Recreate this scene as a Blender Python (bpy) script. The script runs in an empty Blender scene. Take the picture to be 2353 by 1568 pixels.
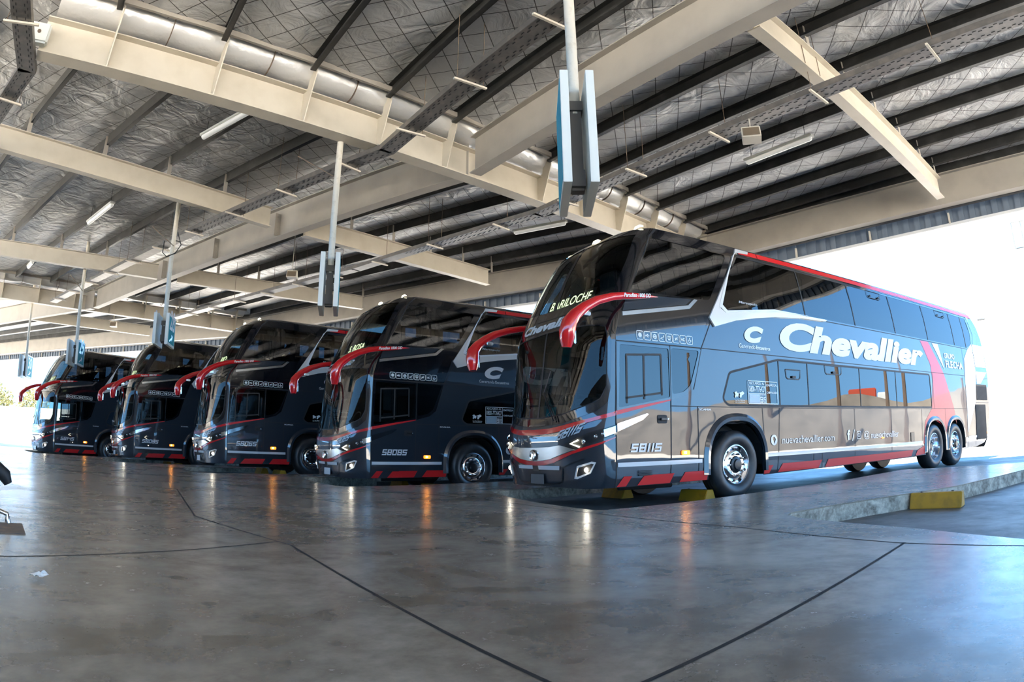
import bpy, bmesh, math, random
from mathutils import Vector, Matrix
from mathutils.geometry import delaunay_2d_cdt

random.seed(7)
PI = math.pi
S = bpy.context.scene
COL = S.collection

# ------------------------------------------------------------------ camera, world, sun, exposure
CAM_H = 0.7977
cd = bpy.data.cameras.new('camera')
cam = bpy.data.objects.new('camera', cd)
COL.objects.link(cam)
S.camera = cam
# a wide lens with strong barrel curvature: angle from the axis grows in proportion to image distance
cd.type = 'PANO'
cd.panorama_type = 'FISHEYE_LENS_POLYNOMIAL'
cd.sensor_fit = 'HORIZONTAL'
cd.sensor_width = 36.0
cd.sensor_height = 36.0 * 1568 / 2353
F_PX = 1515.54
cd.fisheye_fov = PI
cd.fisheye_polynomial_k0 = 0.0
cd.fisheye_polynomial_k1 = -(2353 / 36.0) / F_PX
cd.fisheye_polynomial_k2 = 0.0
cd.fisheye_polynomial_k3 = 0.0
cd.fisheye_polynomial_k4 = 0.0
cd.clip_start = 0.05
cd.clip_end = 800
PITCH, ROLL = 0.1674326, 0.0049293
cam.matrix_world = (Matrix.Translation((0, 0, CAM_H)) @ Matrix.Rotation(PI / 2 + PITCH, 4, 'X')
                    @ Matrix.Rotation(-ROLL, 4, 'Z'))

S.view_settings.view_transform = 'Standard'
S.view_settings.look = 'None'
S.view_settings.gamma = 1.0
S.view_settings.use_curve_mapping = False
S.view_settings.exposure = 1.05
S.cycles.max_bounces = 10
S.cycles.diffuse_bounces = 5
S.cycles.glossy_bounces = 5
S.cycles.transparent_max_bounces = 12
S.cycles.sample_clamp_indirect = 6.0
S.cycles.caustics_reflective = False
S.cycles.caustics_refractive = False

SKY_STRENGTH = 2.8
SUN_AZ, SUN_EL = 238.0, 66.0      # direction the light comes from
world = bpy.data.worlds.new('sky')
S.world = world
world.use_nodes = True
wn = world.node_tree
wn.nodes.clear()
wo = wn.nodes.new('ShaderNodeOutputWorld')
wb = wn.nodes.new('ShaderNodeBackground')
# clear midday sky: deep blue overhead, paler and brighter towards the horizon
tcw = wn.nodes.new('ShaderNodeTexCoord')
sep = wn.nodes.new('ShaderNodeSeparateXYZ')
ramp = wn.nodes.new('ShaderNodeValToRGB')
ramp.color_ramp.elements[0].position = 0.0
ramp.color_ramp.elements[0].color = (0.29, 0.64, 1.08, 1)
ramp.color_ramp.elements[1].position = 1.0
ramp.color_ramp.elements[1].color = (0.10, 0.28, 0.62, 1)
for pos, colr in ((0.08, (0.27, 0.63, 1.10, 1)), (0.35, (0.16, 0.44, 0.92, 1))):
    el = ramp.color_ramp.elements.new(pos)
    el.color = colr
wb.inputs['Strength'].default_value = SKY_STRENGTH
wn.links.new(tcw.outputs['Generated'], sep.inputs['Vector'])
wn.links.new(sep.outputs['Z'], ramp.inputs['Fac'])
wn.links.new(ramp.outputs['Color'], wb.inputs['Color'])
wn.links.new(wb.outputs['Background'], wo.inputs['Surface'])

sd = bpy.data.lights.new('sun', 'SUN')
sd.energy = 44.0
sd.angle = math.radians(0.6)
sd.color = (1.0, 0.93, 0.82)
sun = bpy.data.objects.new('sun', sd)
COL.objects.link(sun)
_a, _e = math.radians(SUN_AZ), math.radians(SUN_EL)
sun.rotation_euler = Vector((math.sin(_a) * math.cos(_e), math.cos(_a) * math.cos(_e), math.sin(_e))).to_track_quat('Z', 'Y').to_euler()
sun.location = (-20, -20, 30)

# ------------------------------------------------------------------ materials
MATS = {}


def mat(name, color=(0.5, 0.5, 0.5), rough=0.5, metal=0.0, coat=0.0, spec=0.5, emit=None, estr=0.0, noise=None, bump=None):
    """noise=(scale, other colour, contrast low, high); bump=(scale, strength, distance)"""
    m = bpy.data.materials.new(name)
    m.use_nodes = True
    nt = m.node_tree
    b = nt.nodes['Principled BSDF']
    b.inputs['Base Color'].default_value = (*color, 1)
    b.inputs['Roughness'].default_value = rough
    b.inputs['Metallic'].default_value = metal
    b.inputs['Coat Weight'].default_value = coat
    b.inputs['Coat Roughness'].default_value = 0.02
    b.inputs['Specular IOR Level'].default_value = spec
    if emit:
        b.inputs['Emission Color'].default_value = (*emit, 1)
        b.inputs['Emission Strength'].default_value = estr
    geo = nt.nodes.new('ShaderNodeNewGeometry') if (noise or bump) else None
    if noise:
        n = nt.nodes.new('ShaderNodeTexNoise')
        n.inputs['Scale'].default_value = noise[0]
        n.inputs['Detail'].default_value = 6
        r = nt.nodes.new('ShaderNodeValToRGB')
        r.color_ramp.elements[0].position = noise[2]
        r.color_ramp.elements[1].position = noise[3]
        r.color_ramp.elements[0].color = (*color, 1)
        r.color_ramp.elements[1].color = (*noise[1], 1)
        nt.links.new(geo.outputs['Position'], n.inputs['Vector'])
        nt.links.new(n.outputs['Fac'], r.inputs['Fac'])
        nt.links.new(r.outputs['Color'], b.inputs['Base Color'])
    if bump:
        n = nt.nodes.new('ShaderNodeTexNoise')
        n.inputs['Scale'].default_value = bump[0]
        n.inputs['Detail'].default_value = 2
        bp = nt.nodes.new('ShaderNodeBump')
        bp.inputs['Strength'].default_value = bump[1]
        bp.inputs['Distance'].default_value = bump[2]
        nt.links.new(geo.outputs['Position'], n.inputs['Vector'])
        nt.links.new(n.outputs['Fac'], bp.inputs['Height'])
        nt.links.new(bp.outputs['Normal'], b.inputs['Normal'])
        nt.links.new(bp.outputs['Normal'], b.inputs['Coat Normal'])
    MATS[name] = m
    return m


def glass(name, tint, ior=1.5, rough=0.0):
    m = bpy.data.materials.new(name)
    m.use_nodes = True
    nt = m.node_tree
    nt.nodes.clear()
    o = nt.nodes.new('ShaderNodeOutputMaterial')
    mx = nt.nodes.new('ShaderNodeMixShader')
    fr = nt.nodes.new('ShaderNodeFresnel')
    fr.inputs['IOR'].default_value = ior
    tr = nt.nodes.new('ShaderNodeBsdfTransparent')
    tr.inputs['Color'].default_value = (*tint, 1)
    gl = nt.nodes.new('ShaderNodeBsdfGlossy')
    gl.inputs['Roughness'].default_value = rough
    nt.links.new(fr.outputs['Fac'], mx.inputs['Fac'])
    nt.links.new(tr.outputs['BSDF'], mx.inputs[1])
    nt.links.new(gl.outputs['BSDF'], mx.inputs[2])
    nt.links.new(mx.outputs['Shader'], o.inputs['Surface'])
    MATS[name] = m
    return m


mat('graphite_paint', (0.013, 0.019, 0.028), 0.45, 0.0, 1.0, 0.2, bump=(0.9, 0.10, 0.05))
MATS['graphite_paint'].node_tree.nodes['Principled BSDF'].inputs['Coat IOR'].default_value = 1.68
mat('black_paint', (0.006, 0.006, 0.008), 0.12, 0.0, 1.0)
mat('black_rubber', (0.012, 0.012, 0.013), 0.55)
mat('tyre_rubber', (0.016, 0.016, 0.017), 0.42, noise=(9, (0.03, 0.03, 0.032), 0.4, 0.7))
mat('underbody', (0.008, 0.008, 0.009), 0.7)
mat('red_paint', (0.62, 0.008, 0.012), 0.16, 0.0, 1.0)
mat('red_film', (0.62, 0.006, 0.010), 0.4, 0.0, 0.25)
mat('white_film', (0.72, 0.74, 0.76), 0.3, 0.0, 0.5)
mat('reflective_white', (0.62, 0.64, 0.66), 0.35, 0.0, 0.3)
mat('grey_film', (0.40, 0.44, 0.48), 0.35, 0.0, 0.4)
mat('pale_blue_film', (0.30, 0.42, 0.52), 0.35, 0.0, 0.4)
mat('silver_paint', (0.74, 0.72, 0.69), 0.25, 0.1, 1.0)
mat('chrome', (0.82, 0.82, 0.83), 0.07, 1.0)
mat('brushed_steel', (0.55, 0.54, 0.52), 0.22, 0.9)
mat('alloy', (0.78, 0.78, 0.80), 0.16, 1.0)
mat('hub_black', (0.01, 0.01, 0.011), 0.3)
mat('lamp_on', (1, 1, 0.9), 0.3, emit=(1.0, 0.93, 0.72), estr=14)
mat('fog_on', (1, 1, 0.9), 0.3, emit=(1.0, 0.92, 0.75), estr=30)
mat('amber_on', (0.9, 0.25, 0.01), 0.3, emit=(1.0, 0.22, 0.02), estr=1.3)
mat('amber_core', (1, 0.6, 0.1), 0.3, emit=(1.0, 0.42, 0.06), estr=45)
mat('roof_lamp', (1, 1, 0.9), 0.2, emit=(1.0, 0.92, 0.65), estr=2)
mat('led_text', (0.9, 1.0, 0.6), 0.4, emit=(0.85, 0.95, 0.55), estr=2.2)
mat('lamp_reflector', (0.65, 0.66, 0.66), 0.12, 0.9)
mat('interior_dark', (0.02, 0.02, 0.022), 0.8)
mat('interior_grey', (0.10, 0.10, 0.10), 0.7)
mat('seat_fabric', (0.03, 0.032, 0.04), 0.9, noise=(20, (0.045, 0.045, 0.05), 0.4, 0.7))
mat('curtain_cloth', (0.09, 0.09, 0.10), 0.9)
mat('seam', (0.004, 0.004, 0.005), 0.6)
glass('side_glass', (0.10, 0.11, 0.12), 1.75)
glass('privacy_glass', (0.015, 0.017, 0.02), 1.85)
glass('cab_glass', (0.42, 0.48, 0.46), 1.75)
glass('screen_glass', (0.36, 0.42, 0.40), 1.36)
glass('lamp_glass', (0.85, 0.87, 0.88), 1.5)

mat('cream_steel', (0.60, 0.55, 0.46), 0.42, noise=(3.0, (0.53, 0.48, 0.39), 0.45, 0.8))
mat('cream_dull', (0.42, 0.39, 0.34), 0.5, noise=(2.0, (0.36, 0.33, 0.29), 0.4, 0.75))
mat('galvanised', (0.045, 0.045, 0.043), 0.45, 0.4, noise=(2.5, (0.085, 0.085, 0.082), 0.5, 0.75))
mat('tray_steel', (0.16, 0.15, 0.14), 0.42, 0.6, noise=(6, (0.22, 0.20, 0.18), 0.45, 0.7))
mat('fascia_blue', (0.13, 0.16, 0.20), 0.5)
mat('white_flashing', (0.78, 0.78, 0.76), 0.5)
mat('rusty_steel', (0.12, 0.09, 0.07), 0.7, noise=(10, (0.2, 0.13, 0.08), 0.4, 0.7))
mat('white_panel', (0.66, 0.68, 0.64), 0.4)
mat('teal_film', (0.02, 0.30, 0.38), 0.6, 0, 0.0, 0.2)
mat('sign_back', (0.10, 0.09, 0.08), 0.7)
mat('pole_paint', (0.60, 0.56, 0.48), 0.4, noise=(14, (0.45, 0.40, 0.32), 0.55, 0.8))
mat('tube_cover', (0.62, 0.62, 0.58), 0.3)
mat('tube_lit', (0.75, 0.75, 0.72), 0.3, emit=(1, 0.98, 0.92), estr=.12)
mat('speaker_grille', (0.16, 0.12, 0.08), 0.5)
mat('yellow_paint', (0.48, 0.25, 0.008), 0.5, noise=(9, (0.34, 0.18, 0.012), 0.45, 0.7))
mat('black_cable', (0.01, 0.01, 0.01), 0.6)
mat('tree_leaf', (0.26, 0.235, 0.09), 0.7, noise=(3, (0.15, 0.15, 0.05), 0.4, 0.6))
mat('tree_bark', (0.12, 0.09, 0.06), 0.9)
mat('outer_wall', (0.75, 0.74, 0.72), 0.8)
mat('dry_grass', (0.135, 0.12, 0.10), 0.9, noise=(0.8, (0.095, 0.085, 0.07), 0.4, 0.65))
mat('post_wood', (0.10, 0.07, 0.05), 0.9)
mat('tarpaulin', (0.42, 0.06, 0.025), 0.6)
mat('building_wall', (0.30, 0.27, 0.23), 0.6, noise=(0.5, (0.15, 0.14, 0.12), 0.45, 0.6))
mat('paper', (0.75, 0.74, 0.70), 0.8)
mat('joint_dark', (0.012, 0.012, 0.012), 0.8)


def concrete(name, c1, c2, r1, r2, scale, bumpd=0.004, streak=None):
    m = bpy.data.materials.new(name)
    m.use_nodes = True
    nt = m.node_tree
    L = nt.links.new
    b = nt.nodes['Principled BSDF']
    g = nt.nodes.new('ShaderNodeNewGeometry')
    n1 = nt.nodes.new('ShaderNodeTexNoise'); n1.inputs['Scale'].default_value = scale; n1.inputs['Detail'].default_value = 9; n1.inputs['Roughness'].default_value = 0.62
    n2 = nt.nodes.new('ShaderNodeTexNoise'); n2.inputs['Scale'].default_value = scale * 5.5; n2.inputs['Detail'].default_value = 8; n2.inputs['Roughness'].default_value = 0.7
    n1.inputs['Distortion'].default_value = 0.6
    L(g.outputs['Position'], n1.inputs['Vector']); L(g.outputs['Position'], n2.inputs['Vector'])
    mx = nt.nodes.new('ShaderNodeMath'); mx.operation = 'MULTIPLY_ADD'
    mx.inputs[1].default_value = 0.65
    L(n1.outputs['Fac'], mx.inputs[0])
    sc = nt.nodes.new('ShaderNodeMath'); sc.operation = 'MULTIPLY'; sc.inputs[1].default_value = 0.35
    L(n2.outputs['Fac'], sc.inputs[0]); L(sc.outputs[0], mx.inputs[2])
    r = nt.nodes.new('ShaderNodeValToRGB')
    r.color_ramp.elements[0].position = 0.40; r.color_ramp.elements[0].color = (*c1, 1)
    r.color_ramp.elements[1].position = 0.62; r.color_ramp.elements[1].color = (*c2, 1)
    L(mx.outputs[0], r.inputs['Fac']); L(r.outputs['Color'], b.inputs['Base Color'])
    rr = nt.nodes.new('ShaderNodeMapRange')
    rr.inputs['From Min'].default_value = 0.34; rr.inputs['From Max'].default_value = 0.64
    rr.inputs['To Min'].default_value = r1; rr.inputs['To Max'].default_value = r2
    L(mx.outputs[0], rr.inputs['Value']); L(rr.outputs['Result'], b.inputs['Roughness'])
    bp = nt.nodes.new('ShaderNodeBump'); bp.inputs['Strength'].default_value = 0.35; bp.inputs['Distance'].default_value = bumpd
    L(n2.outputs['Fac'], bp.inputs['Height']); L(bp.outputs['Normal'], b.inputs['Normal'])
    MATS[name] = m
    return m


concrete('polished_concrete', (0.13, 0.108, 0.078), (0.36, 0.325, 0.265), 0.32, 0.20, 0.9, 0.0012)
concrete('kerb_concrete', (0.16, 0.14, 0.11), (0.62, 0.57, 0.47), 0.8, 0.9, 5.0, 0.01)
concrete('bay_paving', (0.06, 0.06, 0.06), (0.17, 0.165, 0.155), 0.6, 0.45, 0.9, 0.006)
concrete('outdoor_ground', (0.48, 0.45, 0.40), (0.58, 0.54, 0.48), 0.9, 0.9, 0.15, 0.01)


def insulation():
    m = bpy.data.materials.new('roof_insulation')
    m.use_nodes = True
    nt = m.node_tree
    L = nt.links.new
    b = nt.nodes['Principled BSDF']
    g = nt.nodes.new('ShaderNodeNewGeometry')

    def lines(az, spacing, w):
        a = math.radians(az)
        d = nt.nodes.new('ShaderNodeVectorMath'); d.operation = 'DOT_PRODUCT'
        d.inputs[1].default_value = (math.cos(a) / spacing, -math.sin(a) / spacing, 0)
        L(g.outputs['Position'], d.inputs[0])
        f = nt.nodes.new('ShaderNodeMath'); f.operation = 'FRACT'
        L(d.outputs['Value'], f.inputs[0])
        c = nt.nodes.new('ShaderNodeMath'); c.operation = 'LESS_THAN'; c.inputs[1].default_value = w / spacing
        L(f.outputs[0], c.inputs[0])
        return c
    a, c = lines(107, 0.42, 0.016), lines(12, 0.42, 0.016)
    s = nt.nodes.new('ShaderNodeMath'); s.operation = 'MAXIMUM'
    L(a.outputs[0], s.inputs[0]); L(c.outputs[0], s.inputs[1])
    n = nt.nodes.new('ShaderNodeTexNoise'); n.inputs['Scale'].default_value = 0.9; n.inputs['Detail'].default_value = 4
    L(g.outputs['Position'], n.inputs['Vector'])
    r = nt.nodes.new('ShaderNodeValToRGB')
    r.color_ramp.elements[0].position = 0.3; r.color_ramp.elements[0].color = (0.46, 0.46, 0.455, 1)
    r.color_ramp.elements[1].position = 0.7; r.color_ramp.elements[1].color = (0.66, 0.66, 0.66, 1)
    L(n.outputs['Fac'], r.inputs['Fac'])
    mx = nt.nodes.new('ShaderNodeMix'); mx.data_type = 'RGBA'
    L(s.outputs[0], mx.inputs['Factor']); L(r.outputs['Color'], mx.inputs['A'])
    mx.inputs['B'].default_value = (0.08, 0.075, 0.07, 1)
    L(mx.outputs['Result'], b.inputs['Base Color'])
    b.inputs['Metallic'].default_value = 0.1
    b.inputs['Roughness'].default_value = 0.42
    n2 = nt.nodes.new('ShaderNodeTexNoise'); n2.inputs['Scale'].default_value = 1.6; n2.inputs['Detail'].default_value = 5; n2.inputs['Distortion'].default_value = 1.5
    L(g.outputs['Position'], n2.inputs['Vector'])
    bp = nt.nodes.new('ShaderNodeBump'); bp.inputs['Strength'].default_value = 0.8; bp.inputs['Distance'].default_value = 0.10
    L(n2.outputs['Fac'], bp.inputs['Height']); L(bp.outputs['Normal'], b.inputs['Normal'])
    MATS['roof_insulation'] = m


insulation()
mat('foil_duct', (0.74, 0.73, 0.71), 0.34, 0.3, bump=(9, 0.5, 0.03))


def M(n):
    return MATS[n]


# ------------------------------------------------------------------ mesh helpers
class MB:
    def __init__(self):
        self.v, self.f = [], []
        self.keep = False      # faces already wound outwards

    def add(self, vs, fs):
        o = len(self.v)
        self.v += [tuple(p) for p in vs]
        self.f += [tuple(i + o for i in f) for f in fs]
        return self

    def box(self, c, s, rz=0.0):
        x, y, z = s[0] / 2, s[1] / 2, s[2] / 2
        ca, sa = math.cos(rz), math.sin(rz)
        vs = []
        for dx, dy, dz in ((-x, -y, -z), (x, -y, -z), (x, y, -z), (-x, y, -z), (-x, -y, z), (x, -y, z), (x, y, z), (-x, y, z)):
            vs.append((c[0] + dx * ca - dy * sa, c[1] + dx * sa + dy * ca, c[2] + dz))
        return self.add(vs, [(0, 3, 2, 1), (4, 5, 6, 7), (0, 1, 5, 4), (1, 2, 6, 5), (2, 3, 7, 6), (3, 0, 4, 7)])

    def bar(self, a, b, w, h, up=(0, 0, 1)):
        a, b = Vector(a), Vector(b)
        d = (b - a).normalized()
        s = d.cross(Vector(up))
        s = s.normalized() if s.length > 1e-6 else Vector((1, 0, 0))
        u = s.cross(d)
        vs = []
        for p in (a, b):
            for i, j in ((-1, -1), (1, -1), (1, 1), (-1, 1)):
                vs.append(p + s * (i * w / 2) + u * (j * h / 2))
        return self.add(vs, [(0, 1, 2, 3), (7, 6, 5, 4), (0, 4, 5, 1), (1, 5, 6, 2), (2, 6, 7, 3), (3, 7, 4, 0)])

    def tube(self, pts, r, n=12, cap=True):
        pts = [Vector(p) for p in pts]
        rs = r if isinstance(r, (list, tuple)) else [r] * len(pts)
        prev = None
        vs, fs = [], []
        for i, p in enumerate(pts):
            d = (pts[min(i + 1, len(pts) - 1)] - pts[max(i - 1, 0)]).normalized()
            if prev is None:
                s = d.cross(Vector((0, 0, 1)))
                if s.length < 1e-3:
                    s = d.cross(Vector((0, 1, 0)))
            else:
                s = prev - d * prev.dot(d)
            s.normalize()
            prev = s
            u = d.cross(s)
            rr = rs[i]
            rx, ry = rr if isinstance(rr, (tuple, list)) else (rr, rr)
            for k in range(n):
                a = 2 * PI * k / n
                vs.append(p + s * math.cos(a) * rx + u * math.sin(a) * ry)
        for i in range(len(pts) - 1):
            for k in range(n):
                k2 = (k + 1) % n
                fs.append((i * n + k, i * n + k2, (i + 1) * n + k2, (i + 1) * n + k))
        if cap:
            fs.append(tuple(range(n))[::-1])
            fs.append(tuple(range((len(pts) - 1) * n, len(pts) * n)))
        return self.add(vs, fs)

    def lathe(self, prof, n=40, c=(0, 0, 0)):
        """profile of (radius, y) turned about the local y axis"""
        vs, fs = [], []
        for r, y in prof:
            for k in range(n):
                a = 2 * PI * k / n
                vs.append((c[0] + r * math.cos(a), c[1] + y, c[2] + r * math.sin(a)))
        for i in range(len(prof) - 1):
            for k in range(n):
                k2 = (k + 1) % n
                fs.append((i * n + k, i * n + k2, (i + 1) * n + k2, (i + 1) * n + k))
        return self.add(vs, fs)

    def prism(self, poly, z0, z1):
        n = len(poly)
        vs = [(p[0], p[1], z0) for p in poly] + [(p[0], p[1], z1) for p in poly]
        fs = [tuple(range(n))[::-1], tuple(range(n, 2 * n))] + [(i, (i + 1) % n, n + (i + 1) % n, n + i) for i in range(n)]
        return self.add(vs, fs)

    def mesh(self, name, m, smooth=False, bevel=0.0):
        me = bpy.data.meshes.new(name)
        me.from_pydata(self.v, [], self.f)
        bm = bmesh.new()
        bm.from_mesh(me)
        if not self.keep:
            bmesh.ops.recalc_face_normals(bm, faces=bm.faces)
        if bevel:
            bmesh.ops.bevel(bm, geom=[e for e in bm.edges if e.calc_face_angle(0) > 0.5], offset=bevel, segments=2, affect='EDGES', clamp_overlap=True)
        bm.to_mesh(me)
        bm.free()
        me.materials.append(M(m))
        if smooth:
            me.shade_smooth()
            try:
                me.set_sharp_from_angle(angle=math.radians(38))
            except Exception:
                pass
        return me

    def obj(self, name, m, parent=None, smooth=False, bevel=0.0):
        o = bpy.data.objects.new(name, self.mesh(name, m, smooth, bevel))
        COL.objects.link(o)
        if parent:
            o.parent = parent
        return o


def pieces(mb, name, m, parent=None, smooth=False, bevel=0.0):
    """link each separate piece of a builder as a part of its own"""
    par = list(range(len(mb.v)))

    def find(i):
        while par[i] != i:
            par[i] = par[par[i]]
            i = par[i]
        return i
    for f in mb.f:
        r = find(f[0])
        for i in f[1:]:
            par[find(i)] = r
    groups = {}
    for f in mb.f:
        groups.setdefault(find(f[0]), []).append(f)
    out = []
    for fs in groups.values():
        idx, q = {}, MB()
        q.keep = mb.keep
        for f in fs:
            for i in f:
                if i not in idx:
                    idx[i] = len(q.v)
                    q.v.append(mb.v[i])
        q.f = [tuple(idx[i] for i in f) for f in fs]
        out.append(q.obj(name, m, parent, smooth, bevel))
    return out


def meta(o, label=None, cat=None, group=None, kind=None):
    if label:
        o['label'] = label
    if cat:
        o['category'] = cat
    if group:
        o['group'] = group
    if kind:
        o['kind'] = kind
    return o


def empty(name, loc=(0, 0, 0), rz=0.0):
    o = bpy.data.objects.new(name, None)
    o.location = loc
    o.rotation_euler = (0, 0, rz)
    COL.objects.link(o)
    return o


def struct(o, label=None):
    return meta(o, label=label, kind='structure')


def copy_tree(o, parent=None):
    c = o.copy()
    COL.objects.link(c)
    c.parent = parent
    for ch in o.children:
        copy_tree(ch, c)
    return c


def azdir(deg):
    a = math.radians(deg)
    return Vector((math.sin(a), math.cos(a), 0))


# ------------------------------------------------------------------ body surface of the coach (metres)
BW = 2.5
ZT = 3.98
XC = [(.2, -.34), (.28, -.38), (.41, -.40), (.6, -.45), (.74, -.46), (1.0, -.48), (1.09, -.47), (1.2, -.41), (2.11, -.29), (2.3, -.27), (2.46, -.24), (2.6, -.20), (2.96, -.04), (3.3, .10), (3.73, .36), (3.85, .46), (3.98, .66)]
X0 = [(.2, 0), (2.3, .03), (2.6, .12), (2.9, .30), (3.8, .80), (3.98, 1.0)]
YI = [(.2, .04), (.5, 0), (2.2, 0), (2.6, .012), (3.0, .035), (3.4, .065), (3.7, .10), (3.85, .13), (3.98, .19)]
XR = [(.3, 13.0), (.6, 13.35), (1.2, 13.55), (1.9, 13.62), (2.8, 13.55), (3.3, 13.42), (3.6, 13.25), (3.85, 13.0), (3.98, 12.8)]


def itp(z, T):
    if z <= T[0][0]:
        return T[0][1]
    for (a, b), (c, d) in zip(T, T[1:]):
        if z <= c:
            return b + (d - b) * (z - a) / (c - a)
    return T[-1][1]


def smooth_tab(T, n=60, k=3):
    z0, z1 = T[0][0], T[-1][0]
    vals = [itp(z0 + (z1 - z0) * i / n, T) for i in range(n + 1)]
    for _ in range(k):
        vals = [vals[0]] + [(vals[i - 1] + 2 * vals[i] + vals[i + 1]) / 4 for i in range(1, n)] + [vals[-1]]
    return [(z0 + (z1 - z0) * i / n, v) for i, v in enumerate(vals)]


XC, YI, XR = smooth_tab(XC, 70, 3), smooth_tab(YI, 60, 3), smooth_tab(XR, 60, 3)


def front_map(a, z, off=0.0):
    far = a > 1
    b = 2 - a if far else a
    b = max(b, 0.0)

    def P(b, z):
        t = b ** 1.5
        g = max(0.0, 1 - (1 - t) ** 3.4) ** (1 / 1.5)
        return Vector((itp(z, X0) + (itp(z, XC) - itp(z, X0)) * g, BW / 2 * t + itp(z, YI) * (1 - b), z))
    p = P(b, z)
    if off:
        e = 0.01
        b1, b2 = max(b - e, 0), min(b + e, 1)
        n = (P(b2, z) - P(b1, z)).cross(P(b, z + e) - P(b, z - e)).normalized()
        if n.x > 0:
            n = -n
        p = p + n * off
    if far:
        p.y = BW - p.y
    return p


def side_map(x, z, off=0.0):
    return Vector((x, itp(z, YI) - off, z))


def far_map(x, z, off=0.0):
    return Vector((x, BW - itp(z, YI) + off, z))


def inside(p, poly):
    x, y = p
    r = False
    j = len(poly) - 1
    for i in range(len(poly)):
        xi, yi = poly[i]
        xj, yj = poly[j]
        if (yi > y) != (yj > y) and x < (xj - xi) * (y - yi) / (yj - yi) + xi:
            r = not r
        j = i
    return r


def densify(poly, step, closed=True):
    out = []
    n = len(poly)
    for i in range(n if closed else n - 1):
        a, b = poly[i], poly[(i + 1) % n]
        k = max(1, int(math.hypot(b[0] - a[0], b[1] - a[1]) / step))
        for j in range(k):
            out.append((a[0] + (b[0] - a[0]) * j / k, a[1] + (b[1] - a[1]) * j / k))
    if not closed:
        out.append(poly[-1])
    return out


def arc_round(poly, r, seg=4):
    """round the corners of a polygon"""
    out = []
    n = len(poly)
    for i in range(n):
        p0, p1, p2 = Vector(poly[i - 1]), Vector(poly[i]), Vector(poly[(i + 1) % n])
        a, b = (p0 - p1), (p2 - p1)
        rr = min(r, a.length * .45, b.length * .45)
        s, e = p1 + a.normalized() * rr, p1 + b.normalized() * rr
        for k in range(seg + 1):
            t = k / seg
            q = s * (1 - t) ** 2 + p1 * 2 * t * (1 - t) + e * t ** 2
            out.append((q.x, q.y))
    return out


def outward(fn, vo, vs, faces, off):
    """wind faces so that they look away from the body"""
    out = []
    for f in faces:
        n = (Vector(vs[f[1]]) - Vector(vs[f[0]])).cross(Vector(vs[f[2]]) - Vector(vs[f[0]]))
        u = sum(vo[i][0] for i in f) / len(f)
        w = sum(vo[i][1] for i in f) / len(f)
        d = fn(u, w, off + .05) - fn(u, w, off)
        out.append(tuple(f) if n.dot(d) >= 0 else tuple(reversed(f)))
    return out


def panel(fn, outline, holes=(), step=0.12, off=0.0, thick=0.0, mb=None):
    """sheet over a 2D outline (with holes) mapped on a curved surface"""
    mb = mb or MB()
    ol = densify(outline, step)
    hs = [densify(h, step) for h in holes]
    verts = [Vector(p) for p in ol]
    faces = [list(range(len(ol)))]
    for h in hs:
        faces.append(list(range(len(verts), len(verts) + len(h))))
        verts += [Vector(p) for p in h]
    xs = [p[0] for p in ol]
    zs = [p[1] for p in ol]
    x = min(xs) + step / 2
    while x < max(xs):
        z = min(zs) + step / 2
        while z < max(zs):
            if inside((x, z), ol) and not any(inside((x, z), h) for h in hs):
                if min((v - Vector((x, z))).length_squared for v in verts[:len(ol) + sum(map(len, hs))]) > (step * .35) ** 2:
                    verts.append(Vector((x, z)))
            z += step
        x += step
    vo, eo, fo, _, _, orig = delaunay_2d_cdt(verts, [], faces, 0, 1e-5)
    keep = []
    for f, of in zip(fo, orig):
        c = (sum(vo[i].x for i in f) / len(f), sum(vo[i].y for i in f) / len(f))
        if inside(c, ol) and not any(inside(c, h) for h in hs):
            keep.append(tuple(f))
    vs = [fn(p.x, p.y, off) for p in vo]
    keep = outward(fn, vo, vs, keep, off)
    mb.keep = True
    mb.add(vs, keep)
    if thick:
        n0 = len(mb.v)
        mb.add([fn(p.x, p.y, off - thick) for p in vo], [tuple(reversed(f)) for f in keep])
        base = n0 - len(vo)
        ecount = {}
        for f in keep:
            for i in range(len(f)):
                e = (f[i], f[(i + 1) % len(f)])
                ecount[e] = 1
        for (a, b) in ecount:
            if (b, a) not in ecount:
                mb.f.append((base + b, base + a, n0 + a, n0 + b))
    return mb


def line_strip(fn, pts, w, off=0.003, mb=None, step=0.15):
    mb = mb or MB()
    pts = densify(pts, step, closed=False)
    vs = []
    for i, p in enumerate(pts):
        a, b = Vector(pts[max(i - 1, 0)]), Vector(pts[min(i + 1, len(pts) - 1)])
        d = (b - a).normalized()
        n = Vector((-d.y, d.x)) * w / 2
        vs += [fn(p[0] + n.x, p[1] + n.y, off), fn(p[0] - n.x, p[1] - n.y, off)]
    mb.add(vs, [(2 * i, 2 * i + 1, 2 * i + 3, 2 * i + 2) for i in range(len(pts) - 1)])
    return mb


_txt_cache = {}


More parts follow.
